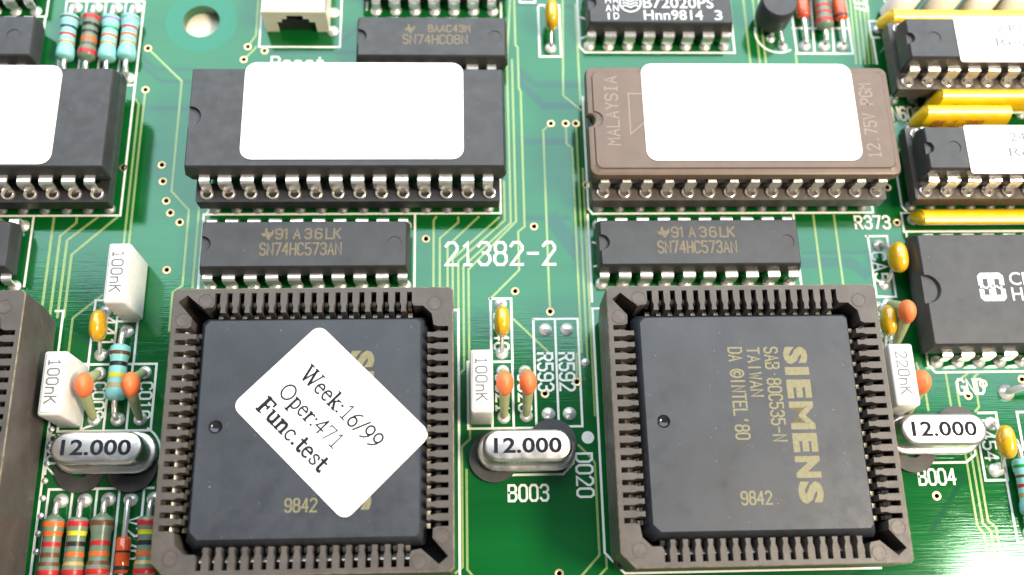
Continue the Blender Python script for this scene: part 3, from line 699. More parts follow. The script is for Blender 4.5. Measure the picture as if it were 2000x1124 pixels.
# wide chip at the right edge
t = thing('wide_chip', 'wide dark chip with a large end notch at the right edge', 'chip', (70.0, 37.9, 0))
link('body', dip_body(16.6, 7.25, 0.7, 4.7, 1.75, None, 'plastic_black', draft=0.5), t)
dip_leads(t, 12, 15.24, 7.25, 2.7, 0.0, 1.5, 0.55)
for i in range(12):
    for s in (-1, 1): joint(70 + (i - 5.5) * 2.54, 37.9 + s * 7.62, 0.9)
z = 4.715
bm = bmesh.new()
def face(P, zz=0.0): cap(bm, [[bm.verts.new((x, y, zz)) for x, y in P]])
face([(0, 1.95), (0.55, 1.95), (0.55, 2.75), (1.15, 2.75), (1.15, 1.95), (1.95, 1.95), (1.95, 2.75), (2.55, 2.75), (2.55, 1.95), (3.1, 1.95), (3.1, 3.1), (2.7, 3.5), (0.4, 3.5), (0, 3.1)])
face([(0, 1.5), (0.55, 1.5), (0.55, 0.75), (1.15, 0.75), (1.15, 1.5), (1.95, 1.5), (1.95, 0.75), (2.55, 0.75), (2.55, 1.5), (3.1, 1.5), (3.1, 0.4), (2.7, 0), (0.4, 0), (0, 0.4)])
ribbon(bm, [(0.25 + 0.13 * i, 1.72 + 0.13 * math.sin(i * 1.0)) for i in range(20)], 0.2, z=0.003)
link('maker_logo', finish(bm, 'maker_logo', 'ink_white', 0), t, (-9.75, -1.6, z))
font_text('printed_text', 'CD', -5.95, 0.35, z, 3.0, 1.6, 'ink_white', t, bold=0.004)
font_text('printed_text', 'H', -5.95, -1.55, z, 1.3, 1.6, 'ink_white', t, bold=0.004)

# ------------------------------------------------------------------ sockets with turned pins and the chips in them
def pin_mesh():
    bm = bmesh.new()
    lathe(bm, [(0.26, 0.0), (0.26, 1.2), (0.42, 1.25), (0.42, 2.5), (0.78, 2.55), (0.78, 4.60), (0.74, 4.72), (0.66, 4.76), (0.58, 4.70), (0.46, 4.48)], 16, close=False)
    lathe(bm, [(0.46, 4.48), (0.36, 4.30), (0.20, 4.05), (0.02, 4.0)], 16, mi=1, close=False)
    return finish(bm, 'socket_pin', ['tinned', 'gold'], 40)
def pin_socket(label, x0, y0, n, row, side=1.27, m='plastic_deep', nvis=None):
    cx, cy = x0 + (n - 1) * 1.27, y0 + row / 2
    t = thing('chip_socket', label, 'socket', (cx, cy, 0), group='turned-pin chip sockets')
    hx = (n - 1) * 1.27 + side; hy = row / 2 + 1.0; iy = row / 2 - 1.35
    def mk():
        bm = bmesh.new(); holes = []
        step = 2 * hx / 3
        for k in range(3): holes.append(rect(-hx + step * k + (1.1 if k == 0 else 0.6), -iy, -hx + step * (k + 1) - (1.1 if k == 2 else 0.6), iy))
        prism(bm, chamf(hx, hy, 0.15), 2.45, 4.45, holes)
        return finish(bm, 'socket_frame', m, 30)
    link('frame', cached(('sock', hx, hy, m), mk), t)
    for s in (-1, 1):
        for i in range(n):
            link('socket_pin', cached('pin', pin_mesh), t, ((i - (n - 1) / 2) * 2.54, s * row / 2, 0), random.random() * 6)
            if s < 0: joint(cx + (i - (n - 1) / 2) * 2.54, cy + s * row / 2, 0.80, 'solder_shaded')
    return t
def sticker(parent, name, hx, hy, r, loc, rz=0.0, m='label_white', th=0.09):
    bm = bmesh.new(); loft(bm, [(rrect(hx, hy, r), 0), (rrect(hx, hy, r), th)])
    return link(name, finish(bm, name, m, 30), parent, loc, rz)
def socketed_chip(name, label, cat, cx, cy, n, row, hx, hy, lab, m='plastic_black', notch=1.3, group=None, mark=None, inset=0.24, far_inset=None):
    t = thing(name, label, cat, (cx, cy, 0), group=group)
    link('body', cached(('sdip', hx, hy, notch, mark, m), lambda: dip_body(hx, hy, 5.0, 8.6, notch, mark, m, draft=0.3)), t)
    dip_leads(t, n, row, hy, 6.75, 4.3, 1.5, 0.62, zlow=5.3, inset=inset, far_inset=far_inset)
    if lab: sticker(t, 'paper_label', (lab[2] - lab[0]) / 2, (lab[3] - lab[1]) / 2, lab[4], ((lab[0] + lab[2]) / 2 - cx, (lab[1] + lab[3]) / 2 - cy, 8.605))
    return t
pin_socket('black pin socket under the black chip with the blank label between the processors', -29.845, 50.36, 14, 15.24)
socketed_chip('memory_chip', 'wide black chip with a large blank white label, behind the stickered processor', 'chip', -13.34, 58.28, 14, 15.24, 18.5, 6.62, (-25.4, 52.75, 0.2, 65.42, 1.35), notch=1.35, inset=0.06, far_inset=0.42)
pin_socket('black pin socket under the labelled memory chip cut by the left edge', -75.45, 50.40, 14, 15.24)
socketed_chip('memory_chip', 'wide black chip with a blank white label cut by the left edge', 'chip', -58.94, 58.30, 14, 15.24, 18.5, 6.62, (-71.5, 52.2, -46.45, 64.95, 1.35), notch=1.35, inset=0.06, far_inset=0.42)
pin_socket('black pin socket under the brown ceramic chip', 16.698, 50.35, 14, 15.24, m='plastic_socket')

# brown ceramic chip
t = thing('ceramic_chip', 'brown ceramic chip with a blank white label and raised lettering', 'chip', (33.21, 57.97, 0))
def notched(hx, hy, r, nr):
    P = rrect(hx, hy, r, 5)
    # left edge lies between the second and the third corner
    i = 12
    return P[:i] + [(-hx + nr * math.sin(math.radians(a)), nr * math.cos(math.radians(a))) for a in range(0, 181, 20)] + P[i:]
bm = bmesh.new()
loft(bm, [(notched(18.1, 6.95, 0.9, 0.85), 7.05), (notched(18.45, 7.25, 1.0, 0.85), 7.35), (notched(18.45, 7.25, 1.0, 0.85), 7.95), (notched(18.3, 7.1, 0.95, 0.88), 8.30), (notched(18.05, 6.85, 0.9, 0.92), 8.40), (notched(17.75, 6.45, 0.8, 1.0), 8.42), (notched(17.6, 6.3, 0.8, 1.05), 8.60)])
link('lid', finish(bm, 'lid', 'ceramic_brown', 40), t)
bm = bmesh.new(); loft(bm, [(rrect(17.7, 6.5, 0.7, 4), 5.0), (rrect(18.2, 6.85, 0.8, 4), 5.4), (rrect(18.2, 6.85, 0.8, 4), 6.5), (rrect(17.9, 6.7, 0.8, 4), 7.05)])
link('base', finish(bm, 'base', 'ceramic_edge', 40), t)
def cer_lead(e):
    bm = bmesh.new()
    strip(bm, [(0.5, 6.85, -0.48, 0.48), (-0.42, 6.85, -0.48, 0.48), (-0.56, 6.79, -0.48, 0.48), (-0.61, 6.6, -0.66, 0.66), (-0.62, 5.7, -0.66, 0.66), (-0.62, 5.2, -0.36, 0.36), (-0.62, 4.3, -0.30, 0.30)], 0.24)
    return finish(bm, 'lead', 'tin_dull', 40)
for s in (-1, 1):
    for i in range(14): link('lead', cached('cerlead', lambda: cer_lead(0)), t, ((i - 6.5) * 2.54 + random.uniform(-0.05, 0.05), s * 6.75, random.uniform(-0.05, 0.03)), (0 if s < 0 else PI) + random.uniform(-0.05, 0.05))
sticker(t, 'paper_label', 12.8, 6.45, 1.35, (34.25 - 33.21, 58.93 - 57.97, 8.605))
stroke_text('raised_text', 'MALAYSIA', 18.45 - 33.21, 54.6 - 57.97, 8.615, 9.0, 1.45, 0.2, 'emboss', t, PI / 2)
stroke_text('raised_text', '12.75V PGM', 49.2 - 33.21, 52.9 - 57.97, 8.615, 9.8, 1.45, 0.2, 'emboss', t, PI / 2)
bm = bmesh.new(); ribbon(bm, [(21.9, 61.3), (19.78, 61.36), (19.76, 56.0), (21.9, 57.9)], 0.2)
link('raised_logo', finish(bm, 'raised_logo', 'emboss', 0), t, (-33.21, -57.97, 8.616))

# two narrow socketed chips at the right edge
for lab, (y0, lx, tl) in zip(('behind the pair of yellow networks', 'in front of the pair of yellow networks'), ((65.4, 60.95, 0), (50.4, 59.7, 1))):
    pin_socket('dark pin socket %s at the right edge' % lab, 55.88, y0, 8, 7.62, m='plastic_socket')
    t = socketed_chip('logic_chip', 'narrow socketed chip with a white printed label %s' % lab, 'chip', 64.77, y0 + 3.81, 8, 7.62, 10.1, 3.0, (lx, y0 + 0.35, 78.5, y0 + 6.7, 0.35), notch=0.75, mark=-6.6)
    font_text('printed_text', '240', 66.2 - 64.77 - (1.1 if tl else 0), 0.75, 8.71, 3.0, 1.15, 'ink_pale', t)
    font_text('printed_text', 'Res', 65.8 - 64.77 - (1.1 if tl else 0), -1.25, 8.71, 3.6, 1.15, 'ink_pale', t)

# ------------------------------------------------------------------ processor sockets and processors
ZP = 10.976
def plcc_inner():
    loop = []
    def side():
        P = [(-10.62, 12.75)] 
        for i in range(17):
            o = (i - 8) * 1.27
            a = [(o - 0.36, 12.10), (o - 0.42, 12.65), (o - 0.28, 13.15), (o - 0.28, 14.3), (o + 0.28, 14.3), (o + 0.28, 13.15), (o + 0.42, 12.65), (o + 0.36, 12.10)]
            if i == 0: a = a[2:]
            if i == 16: a = a[:-2]
            P += a
        return P + [(10.62, 12.75)]
    for k in range(4):      # top, right, bottom, left : clockwise
        c, s = math.cos(-k * PI / 2), math.sin(-k * PI / 2)
        for x, y in side(): loop.append((x * c - y * s, x * s + y * c))
        if k in (0, 2): cr = [(11.62, 12.75), (12.55, 11.85)] if k == 0 else [(11.62, 12.75), (12.55, 11.85)]
        else: cr = [(11.54, 12.70), (13.35, 14.25), (14.1, 13.32), (12.57, 11.54)]
        for x, y in cr: loop.append((x * c - y * s, x * s + y * c))
    return loop
def plcc_frame():
    bm = bmesh.new(); inner = plcc_inner()
    H = 14.85
    out = chamf(H, H, [1.5, 0.35, 0.35, 0.35]); out2 = chamf(H - 0.10, H - 0.10, [1.5, 0.33, 0.33, 0.33]); outb = chamf(H - 0.35, H - 0.35, [1.4, 0.3, 0.3, 0.3])
    lv = []
    for poly, z in ((outb, 1.3), (out, 5.5), (out, ZP - 0.10), (out2, ZP)): lv.append([bm.verts.new((x, y, z)) for x, y in poly])
    for a, b in zip(lv, lv[1:]):
        for i in range(8): bm.faces.new((a[i], a[(i + 1) % 8], b[(i + 1) % 8], b[i])).material_index = 1 if b is lv[-1] else 0
    iu = [bm.verts.new((x, y, ZP)) for x, y in inner]; il = [bm.verts.new((x, y, 5.0)) for x, y in inner]
    n = len(inner)
    for i in range(n): bm.faces.new((iu[i], iu[(i + 1) % n], il[(i + 1) % n], il[i]))
    cap(bm, [lv[-1], iu])
    return finish(bm, 'frame', ['plastic_socket', 'plastic_wear'], 25)
def contact_mesh():
    bm = bmesh.new()
    w = 0.2
    strip(bm, [(14.05, 6.0, -w, w), (13.95, 9.0, -w, w), (13.75, 9.9, -w, w), (13.45, 10.22, -w, w), (13.15, 10.05, -w, w), (12.95, 9.5, -w, w), (12.85, 7.0, -w, w)], 0.2)
    return finish(bm, 'contact', 'contact_metal', 50)
def processor_socket(label, cx, cy, right_only=False):
    t = thing('processor_socket', label, 'socket', (cx, cy, 0), group='square processor sockets')
    link('frame', cached('plccframe', plcc_frame), t)
    def fl():
        bm = bmesh.new(); prism(bm, rect(-14.3, -14.3, 14.3, 14.3), 1.5, 5.0); return finish(bm, 'floor', 'plastic_deep', 0)
    link('floor', cached('plccfloor', fl), t)
    for k in range(4):
        if right_only and k != 1: continue
        for i in range(17):
            o = (i - 8) * 1.27; c, s = math.cos(-k * PI / 2), math.sin(-k * PI / 2)
            link('contact', cached('contact', contact_mesh), t, (o * c, o * s, random.uniform(-0.5, -0.15)), -k * PI / 2 + random.uniform(-0.006, 0.006))
    def mk():
        bm = bmesh.new(); prism(bm, circ(0, 0, 0.68, 24), -0.02, 0.012)
        prism(bm, circ(0, 0, 0.78, 24), -0.02, 0.05, [circ(0, 0, 0.70, 24)], mi=1); return finish(bm, 'mould_mark', ['plastic_mark', 'plastic_socket'], 30)
    for x, y in ((-11.36, 13.46), (-13.6, 11.35), (12.84, 13.03), (13.66, -11.35), (11.35, -13.8), (-12.9, -13.05)):
        link('mould_mark', cached('mark', mk), t, (x, y, ZP))
    # tails on the board
    return t
def tails(cx, cy, right=True):
    for i in range(11): joint(cx + 14.9, cy + 10 - i * 1.9 - 2.2, 0.42)
PA, PB, PL = (-15.918, 21.563), (30.334, 21.496), (-61.0, 21.56)
processor_socket('dark square socket around the processor with the white sticker', *PA)
processor_socket('dark square socket around the bare-topped processor', *PB)
processor_socket('tall dark square socket cut off by the left edge', *PL, right_only=True)
tails(PL[0], PL[1])
for yy in (34.4, 24.05, 9.4):
    o = link('mould_mark', CACHE['mark'], [q for q in bpy.data.objects if q.get('label', '').startswith('tall dark square')][0], (14.84, yy - PL[1], 6.0)); o.rotation_euler = (0, PI / 2, 0); o.scale = (0.75, 0.75, 1)
def plcc_body(dim):
    bm = bmesh.new()
    q = lambda h, c: chamf(h, h, [c * 2.2, c, c, c * 1.5])
    lay = [(q(11.5, 0.3), 6.3), (q(12.05, 0.35), 8.55), (q(12.05, 0.35), 8.95), (q(11.38, 0.35), 10.52), (q(11.30, 0.35), 10.60)]
    vs = [[bm.verts.new((x, y, z)) for x, y in p] for p, z in lay]
    for a, b in zip(vs, vs[1:]):
        for i in range(8): bm.faces.new((a[i], a[(i + 1) % 8], b[(i + 1) % 8], b[i]))
    cap(bm, [vs[0]])
    rings = []
    for r, d in ((0.72, 0.0), (0.68, 0.04), (0.58, 0.16), (0.40, 0.27), (0.20, 0.33)):
        rings.append([bm.verts.new((x, y, 10.60 - d)) for x, y in circ(dim[0], dim[1], r, 24)])
    for a, b in zip(rings, rings[1:]):
        for i in range(24): bm.faces.new((a[i], a[(i + 1) % 24], b[(i + 1) % 24], b[i])).material_index = 1
    bm.faces.new(rings[-1]).material_index = 1
    cap(bm, [vs[-1], rings[0]])
    return finish(bm, 'body', ['plastic_processor', 'plastic_gloss'], 32)
def jlead():
    bm = bmesh.new(); w = 0.24
    strip(bm, [(11.8, 8.75, -w, w), (12.35, 8.75, -w, w), (12.55, 8.6, -w, w), (12.62, 8.3, -w, w), (12.62, 6.2, -w, w)], 0.2)
    return finish(bm, 'lead', 'lead_dull', 40)
def processor(label, cx, cy):
    t = thing('processor_chip', label, 'chip', (cx, cy, 0), group='square processors')
    link('body', cached('plccbody', lambda: plcc_body((-9.52, -0.03))), t)
    for k in range(4):
        for i in range(17):
            o = (i - 8) * 1.27; c, s = math.cos(-k * PI / 2), math.sin(-k * PI / 2)
            link('lead', cached('jlead', jlead), t, (o * c, o * s, 0), -k * PI / 2)
    z = 10.606
    for ch, a, b in zip('SIEMENS', (29.42, 27.15, 25.78, 23.40, 20.02, 17.62, 15.02), (27.48, 26.28, 23.75, 20.42, 18.02, 15.36, 12.72)):
        font_text('printed_text', ch, 3.92, a - 21.496, z, a - b, 2.6, 'ink_olive', t, D90, bold=0.06 if ch != 'M' else 0.03)
    stroke_text('printed_text', 'SAB 80C535-N', 1.92, 7.85, z, 10.1, 1.38, 0.19, 'ink_olive', t, D90)
    stroke_text('printed_text', 'TAiWAN', 0.05, 7.85, z, 5.3, 1.25, 0.19, 'ink_olive', t, D90)
    stroke_text('printed_text', 'DA \u00a9iNTEL\u201980', -1.98, 7.85, z, 9.85, 1.4, 0.19, 'ink_olive', t, D90)
    stroke_text('printed_text', '9842', -2.05, -8.72, z, 3.1, 1.26, 0.19, 'ink_olive', t)
    return t
pa = processor('square processor with a tilted white test sticker', *PA)
pb = processor('square processor with bare olive lettering, no sticker', *PB)
st = sticker(pa, 'test_sticker', 8.45, 6.15, 1.05, (-13.64 - PA[0], 22.1 - PA[1], 10.612), -PI / 4)
serif_text('Week:16/99', -5.85, 0.85, 0.094, 11.3, 1.72, 'ink_dark', st, 0, weight=1.08)
serif_text('Oper:471', -6.05, -1.95, 0.094, 8.55, 1.68, 'ink_dark', st, 0, weight=1.08)
serif_text('Func.test', -6.5, -4.55, 0.094, 9.6, 1.72, 'ink_dark', st, 0, weight=1.3)

# ------------------------------------------------------------------ box film capacitors
def box_mesh():
    bm = bmesh.new()
    q = lambda dx, dy: rrect(1.25 - dx, 3.55 - dy, 0.28, 3)
    loft(bm, [(q(0.05, 0.05), 0.35), (q(0, 0), 0.5), (q(0, 0), 6.6), (q(0.06, 0.06), 6.82), (q(0.22, 0.22), 6.95)])
    return finish(bm, 'case', 'cap_white', 40)
def film_cap(label, x, y, txt, tilt=0.0, sx=1.0):
    t = thing('film_capacitor', label, 'capacitor', (x, y, 0), group='white box capacitors')
    t.rotation_euler = (0, tilt, 0)
    b = link('case', cached('capbox', box_mesh), t); b.scale = (sx, 1, 1)
    for s in (-1, 1):
        def mk():
            bm = bmesh.new(); tube(bm, [(0, 0, 0.5), (0, 0, -0.2)], 0.28); return finish(bm, 'lead', 'tinned')
        link('lead', cached('caplead', mk), t, (0, s * 2.54, 0)); joint(x, y + s * 2.54, 0.9)
    stroke_text('printed_text', txt, -0.62 * sx, 2.55, 6.957, 4.75, 1.2, 0.17, 'ink_grey', t, D90)
    bm = bmesh.new(); ribbon(bm, rrect(0.98 * sx, 3.2, 0.2, 3), 0.05, closed=True)
    link('top_rim', finish(bm, 'top_rim', 'ink_pale', 0), t, (0, 0, 6.955))
film_cap('white box capacitor marked 100nK behind the yellow bead capacitor at the left', -38.35, 39.75, '100nK')
film_cap('white box capacitor marked 100nK beside the tall socket at the left edge', -43.85, 27.3, '100nK')
film_cap('white box capacitor marked 100nK between the two processors', 1.95, 27.0, '100nK')
film_cap('white box capacitor marked 220nK at the right of the bare processor', 48.85, 27.15, '220nK', sx=1.1)

# ------------------------------------------------------------------ yellow bead capacitors
def bead_mesh(h, lx, ly, rz=1.75):
    bm = bmesh.new()
    def fn(v):
        w = v.copy(); f = 1.0
        if v.z < 0: f = 1.0 - 0.18 * (-v.z)
        w.x = math.copysign(abs(v.x) ** 0.9, v.x); w.y = math.copysign(abs(v.y) ** 0.75, v.y) * f; w.z = math.copysign(abs(v.z) ** 0.8, v.z)
        return w
    ball(bm, (0, 0, h), (lx, ly, rz), 20, 12, fn=fn)
    return finish(bm, 'bead', 'cap_yellow', 80)
def bead_cap(label, x, y, pitch, lx=0.92, ly=1.85, lean=(0, 0), h=2.75, spot=False, pads=(1, 1), rz=1.75):
    t = thing('bead_capacitor', label, 'capacitor', (x, y, 0), group='yellow bead capacitors')
    b = link('bead', cached(('bead', h, lx, ly, rz), lambda: bead_mesh(h, lx, ly, rz)), t)
    b.rotation_euler = (lean[1], lean[0], 0)
    for s, on in ((-1, pads[0]), (1, pads[1])):
        bm = bmesh.new(); tube(bm, smooth_path([(math.tan(lean[0]) * 1.6, s * 1.0, 1.6), (math.tan(lean[0]) * 1.0, s * (pitch / 2 - 0.5), 0.95), (0.05, s * (pitch / 2 - 0.08), 0.55), (0, s * pitch / 2, -0.1)]), 0.25, 8)
        link('lead', finish(bm, 'lead', 'tinned', 60), t)
        joint(x, y + s * pitch / 2, 0.9)
    if spot:
        bm = bmesh.new(); bm.faces.new([bm.verts.new((px, py, 0)) for px, py in circ(0, 0, 0.22, 9)])
        o = link('red_mark', finish(bm, 'red_mark', 'ink_red', 0), b, (-lx * 0.62, 0.1, h + rz * 0.82)); o.rotation_euler = (0, -0.62, 0)
bead_cap('yellow bead capacitor in front of the upper left white capacitor', -41.55, 34.85, 5.2, lean=(0.12, 0))
bead_cap('yellow bead capacitor between the processors, behind the orange pair', 4.45, 34.95, 6.0)
bead_cap('yellow bead capacitor at the top, between the two largest labelled chips', 11.6, 75.9, 6.0, ly=2.05, h=2.9)
bead_cap('fat yellow bead capacitor beside the notched wide chip', 51.1, 42.6, 5.1, lx=0.97, ly=1.95, lean=(0.38, 0), h=2.75, spot=True, rz=1.3)
bead_cap('yellow bead capacitor half hidden by the right processor socket', 49.85, 34.6, 5.1, lx=0.85, lean=(-0.05, 0), rz=1.4)
bead_cap('yellow bead capacitor right of the crystal at the right edge', 61.3, 20.2, 5.3, lx=0.95, ly=1.95, lean=(0.05, 0), h=2.4, spot=True, rz=1.25)

# ------------------------------------------------------------------ orange disc capacitors
def disc_cap(label, x, y, pitch, lean=0.0, sx=1.0):
    t = thing('disc_capacitor', label, 'capacitor', (x, y, 0), group='orange tipped disc capacitors')
    def mk():
        bm = bmesh.new()
        def fn(v):
            w = v.copy(); k = 1 - 0.16 * max(0.0, -v.y) ** 2; w.x *= k
            return w
        ball(bm, (0, 0, 5.3), (0.98, 1.40, 1.55), 20, 14, fn=fn)
        return finish(bm, 'orange_tip', 'cap_orange', 80)
    o = link('orange_tip', cached('disc', mk), t); o.rotation_euler = (0, lean, 0); o.scale = (sx, 1, 1)
    for s in (-1, 1):
        lx = math.sin(lean)
        bm = bmesh.new(); tube(bm, smooth_path([(lx * 5.2, s * 0.25, 5.3), (lx * 4.0, s * 0.95, 4.1), (lx * 2.2, s * 1.75, 2.4), (lx * 0.7, s * (pitch / 2 - 0.3), 1.0), (0, s * pitch / 2, 0.05)]), [0.72 - 0.022 * i for i in range(17)], 10)
        link('coated_lead', finish(bm, 'coated_lead', 'cap_olive', 70), t)
        joint(x, y + s * pitch / 2, 0.9)
disc_cap('orange disc capacitor touching the white capacitor near the left crystal', -41.5, 27.4, 5.3, 0.07)
disc_cap('orange disc capacitor right of the blue resistor at the left', -36.4, 27.4, 5.4, 0.05)
disc_cap('left one of the orange disc capacitor pair between the processors', 4.53, 27.05, 5.4, 0.0)
disc_cap('right one of the orange disc capacitor pair between the processors', 7.1, 27.1, 5.2, 0.0)
disc_cap('orange disc capacitor behind the white 220nK capacitor', 51.2, 34.9, 5.3, -0.05)
disc_cap('orange disc capacitor mostly hidden by the white 220nK capacitor', 51.35, 26.6, 5.3, 0.0)

# ------------------------------------------------------------------ resistors and diodes
def axial(name, label, cat, x, y, half, mats, bands, group, r=1.12, blen=3.15, shift=0.0, bone=True, cone=False, zc=1.25, lx=0.0, pads=(1, 1)):
    t = thing(name, label, cat, (x, y, 0), group=group)
    L_ = blen
    if bone: prof = [(0.30, -L_ - (0.5 if cone else 0.05)), (r * 0.72, -L_ + 0.0), (r * 0.95, -L_ + 0.18), (r * 1.02, -L_ + 0.55), (r, -L_ + 1.2), (r * 0.86, -L_ + 1.75), (r * 0.85, 0), (r * 0.86, L_ - 1.75), (r, L_ - 1.2), (r * 1.02, L_ - 0.55), (r * 0.95, L_ - 0.18), (r * 0.72, L_), (0.30, L_ + (0.5 if cone else 0.05))]
    else: prof = [(0.3, -L_), (r * 0.8, -L_ + 0.02), (r, -L_ + 0.3), (r, L_ - 0.3), (r * 0.8, L_ - 0.02), (0.3, L_)]
    def mk():
        bm = bmesh.new(); lathe(bm, prof, 20, 'y'); return finish(bm, 'body', mats, 60)
    b = link('body', cached(('ax', r, blen, bone, cone, mats), mk), t, (lx, shift, zc))
    def rad(h):
        for (r0, h0), (r1, h1) in zip(prof, prof[1:]):
            if h0 <= h <= h1: return r0 + (r1 - r0) * (h - h0) / max(1e-6, h1 - h0)
        return r
    for h, w, m in bands:
        hs = [h - w / 2, h - w / 4, h, h + w / 4, h + w / 2]
        bm = bmesh.new(); lathe(bm, [(rad(hs[0]) - 0.02, hs[0])] + [(rad(q) + 0.025, q) for q in hs] + [(rad(hs[-1]) - 0.02, hs[-1])], 20, 'y', close=False)
        link('band', finish(bm, 'band', m, 60), b)
    for s, on in ((-1, pads[0]), (1, pads[1])):
        if not on: continue
        bm = bmesh.new()
        e = half
        tube(bm, smooth_path([(lx, shift + s * (blen - 0.2), zc), (lx, shift + s * (blen + (e - blen) * 0.45), zc + 0.02), (lx * 0.4, s * (e - 0.35), zc * 0.82), (0, s * (e - 0.02), zc * 0.4), (0, s * e, -0.1)]), 0.31, 9)
        link('lead', finish(bm, 'lead', 'tinned', 60), t)
        joint(x, y + s * e, 0.95)
    return t
RB, OR, BR, BK, YE, GN, GO, VI, GY = 'band_red', 'band_orange', 'band_brown', 'band_black', 'band_yellow', 'band_green', 'band_gold', 'band_violet', 'band_grey'
def bl(a): return [(2.45, 0.30, a[0]), (1.15, 0.34, a[1]), (0.05, 0.34, a[2]), (-1.05, 0.36, a[3])]
G1 = 'upper left resistors'
axial('resistor', 'pale blue resistor, leftmost of the four at the upper left', 'resistor', -49.55, 73.5, 5.15, 'res_blue', bl((BR, BK, RB, GO)), G1, lx=-0.1)
axial('resistor', 'grey green resistor with red end bands among blue ones at the upper left', 'resistor', -46.95, 73.5, 5.15, 'res_grey', [(2.55, 0.62, RB), (1.45, 0.42, BK), (0.45, 0.36, BK), (-0.55, 0.55, OR), (-1.35, 0.30, BR), (-2.45, 0.62, RB)], G1, cone=True)
axial('resistor', 'pale blue resistor with a green band at the upper left', 'resistor', -44.45, 73.5, 5.15, 'res_blue', bl((VI, GN, OR, GO)), G1, shift=-0.15)
axial('resistor', 'pale blue resistor beside the mounting hole, rightmost of four', 'resistor', -41.95, 73.5, 5.15, 'res_blue', bl((GY, RB, OR, GO)), G1, lx=-0.1)
axial('resistor', 'blue resistor between the two orange disc capacitors at the left', 'resistor', -38.9, 29.85, 5.15, 'res_blue', [(2.1, 0.42, BR), (0.85, 0.5, BK), (-0.5, 0.55, YE), (-1.65, 0.55, GO)], None, lx=-0.12)
G2 = 'lower left resistors'
def gb(c): return [(2.45, 0.55, c[0]), (1.45, 0.48, c[1]), (0.35, 0.48, c[2]), (-0.75, 0.48, c[3]), (-1.7, 0.40, c[4]), (-2.6, 0.55, c[5])]
axial('resistor', 'grey green resistor with two orange bands in the lower left corner', 'resistor', -44.1, 10.6, 5.15, 'res_grey', gb((OR, OR, RB, BR, BR, RB)), G2, cone=True)
axial('resistor', 'green grey resistor with a yellow band, second in the lower left row', 'resistor', -41.55, 10.6, 5.15, 'res_grey', gb((RB, YE, BK, OR, GO, RB)), G2)
axial('resistor', 'bone-shaped grey green resistor beside the red glass diode', 'resistor', -39.0, 10.65, 5.15, 'res_grey', gb((BR, GY, RB, OR, BR, RB))[0:1] + gb((BR, GY, RB, OR, BR, RB))[2:], G2, cone=True, r=1.2)
axial('diode', 'small red glass diode in the lower left row', 'diode', -36.6, 10.6, 5.15, 'diode_glass', [(-1.35, 0.42, BK), (0.35, 0.2, BK)], None, r=0.78, blen=1.9, bone=False, zc=1.0, shift=-0.85)
axial('resistor', 'green grey resistor half hidden by the stickered processor socket', 'resistor', -34.1, 10.6, 5.15, 'res_grey', gb((RB, YE, BK, OR, GO, RB)), G2)
G3 = 'upper right axial parts'
axial('diode', 'orange glass diode beside the black transistor at the top', 'diode', 45.15, 78.5, 5.15, 'diode_glass', [(-1.7, 0.25, RB)], G3, r=0.85, blen=2.1, bone=False, zc=1.05, shift=0.6)
axial('resistor', 'grey green resistor with red bands between two orange diodes at the top', 'resistor', 47.75, 78.5, 5.15, 'res_grey', [(-2.35, 0.55, RB), (-1.1, 0.4, RB), (-0.1, 0.4, RB), (2.4, 0.5, RB)], G3, cone=True)
axial('diode', 'orange glass diode near the yellow network at the top', 'diode', 50.2, 78.5, 5.15, 'diode_glass', [(-1.65, 0.4, BK)], G3, r=0.85, blen=2.1, bone=False, zc=1.05, shift=0.3)
axial('resistor', 'blue resistor cut by the right edge near the lower corner', 'resistor', 63.45, 15.3, 5.1, 'res_blue', [(2.25, 0.35, GN), (1.15, 0.32, BR), (0.1, 0.36, RB), (-0.95, 0.42, GO)], None)

# ------------------------------------------------------------------ crystals on black washers
def stadium(hx, r, n=10): return [(hx - r + r * math.cos(a), r * math.sin(a)) for a in [(-PI / 2 + PI * i / n) for i in range(n + 1)]] + [(-hx + r + r * math.cos(a), r * math.sin(a)) for a in [(PI / 2 + PI * i / n) for i in range(n + 1)]]
def can_mesh():
    bm = bmesh.new()
    loft(bm, [(stadium(4.95, 1.80), 1.4), (stadium(4.95, 1.80), 3.95), (stadium(4.92, 1.77), 4.15), (stadium(4.82, 1.67), 4.32), (stadium(4.66, 1.51), 4.43), (stadium(4.48, 1.33), 4.46)])
    return finish(bm, 'can', 'can_metal', 50)
def flange_mesh():
    bm = bmesh.new(); loft(bm, [(stadium(5.40, 2.22), 0.95), (stadium(5.52, 2.32), 1.05), (stadium(5.52, 2.32), 1.35), (stadium(5.40, 2.22), 1.46), (stadium(4.9, 1.78), 1.47)])
    return finish(bm, 'flange', 'can_metal', 50)
def crystal(label, x, y, rz=0.0):
    t = thing('crystal', label, 'crystal', (x, y, 0), rz, 'silver crystals')
    link('can', cached('can', can_mesh), t); link('flange', cached('flange', flange_mesh), t)
    for s in (-1, 1):
        def mk():
            bm = bmesh.new(); tube(bm, [(0, 0, 1.0), (0, 0, -0.1)], 0.24); return finish(bm, 'lead', 'tinned')
        link('lead', cached('xlead', mk), t, (s * 2.44, 0, 0))
    font_text('printed_text', '12.000', -3.72, -0.86, 4.468, 7.4, 1.72, 'ink_dark', t, bold=0.024, space=1.02)
def washer(label, x, y, r=2.75):
    o = link('washer', cached(('washer', r), lambda: (lambda bm: (prism(bm, circ(0, 0, r, 40), 0.06, 0.85 if r < 0 else 0.5, [circ(0, 0, 1.1, 24)]), finish(bm, 'washer', 'washer_black', 30))[1])(bmesh.new())), None, (x, y, 0), random.random() * 6)
    o['label'] = label; o['category'] = 'washer'; o['group'] = 'black washers under the crystals'
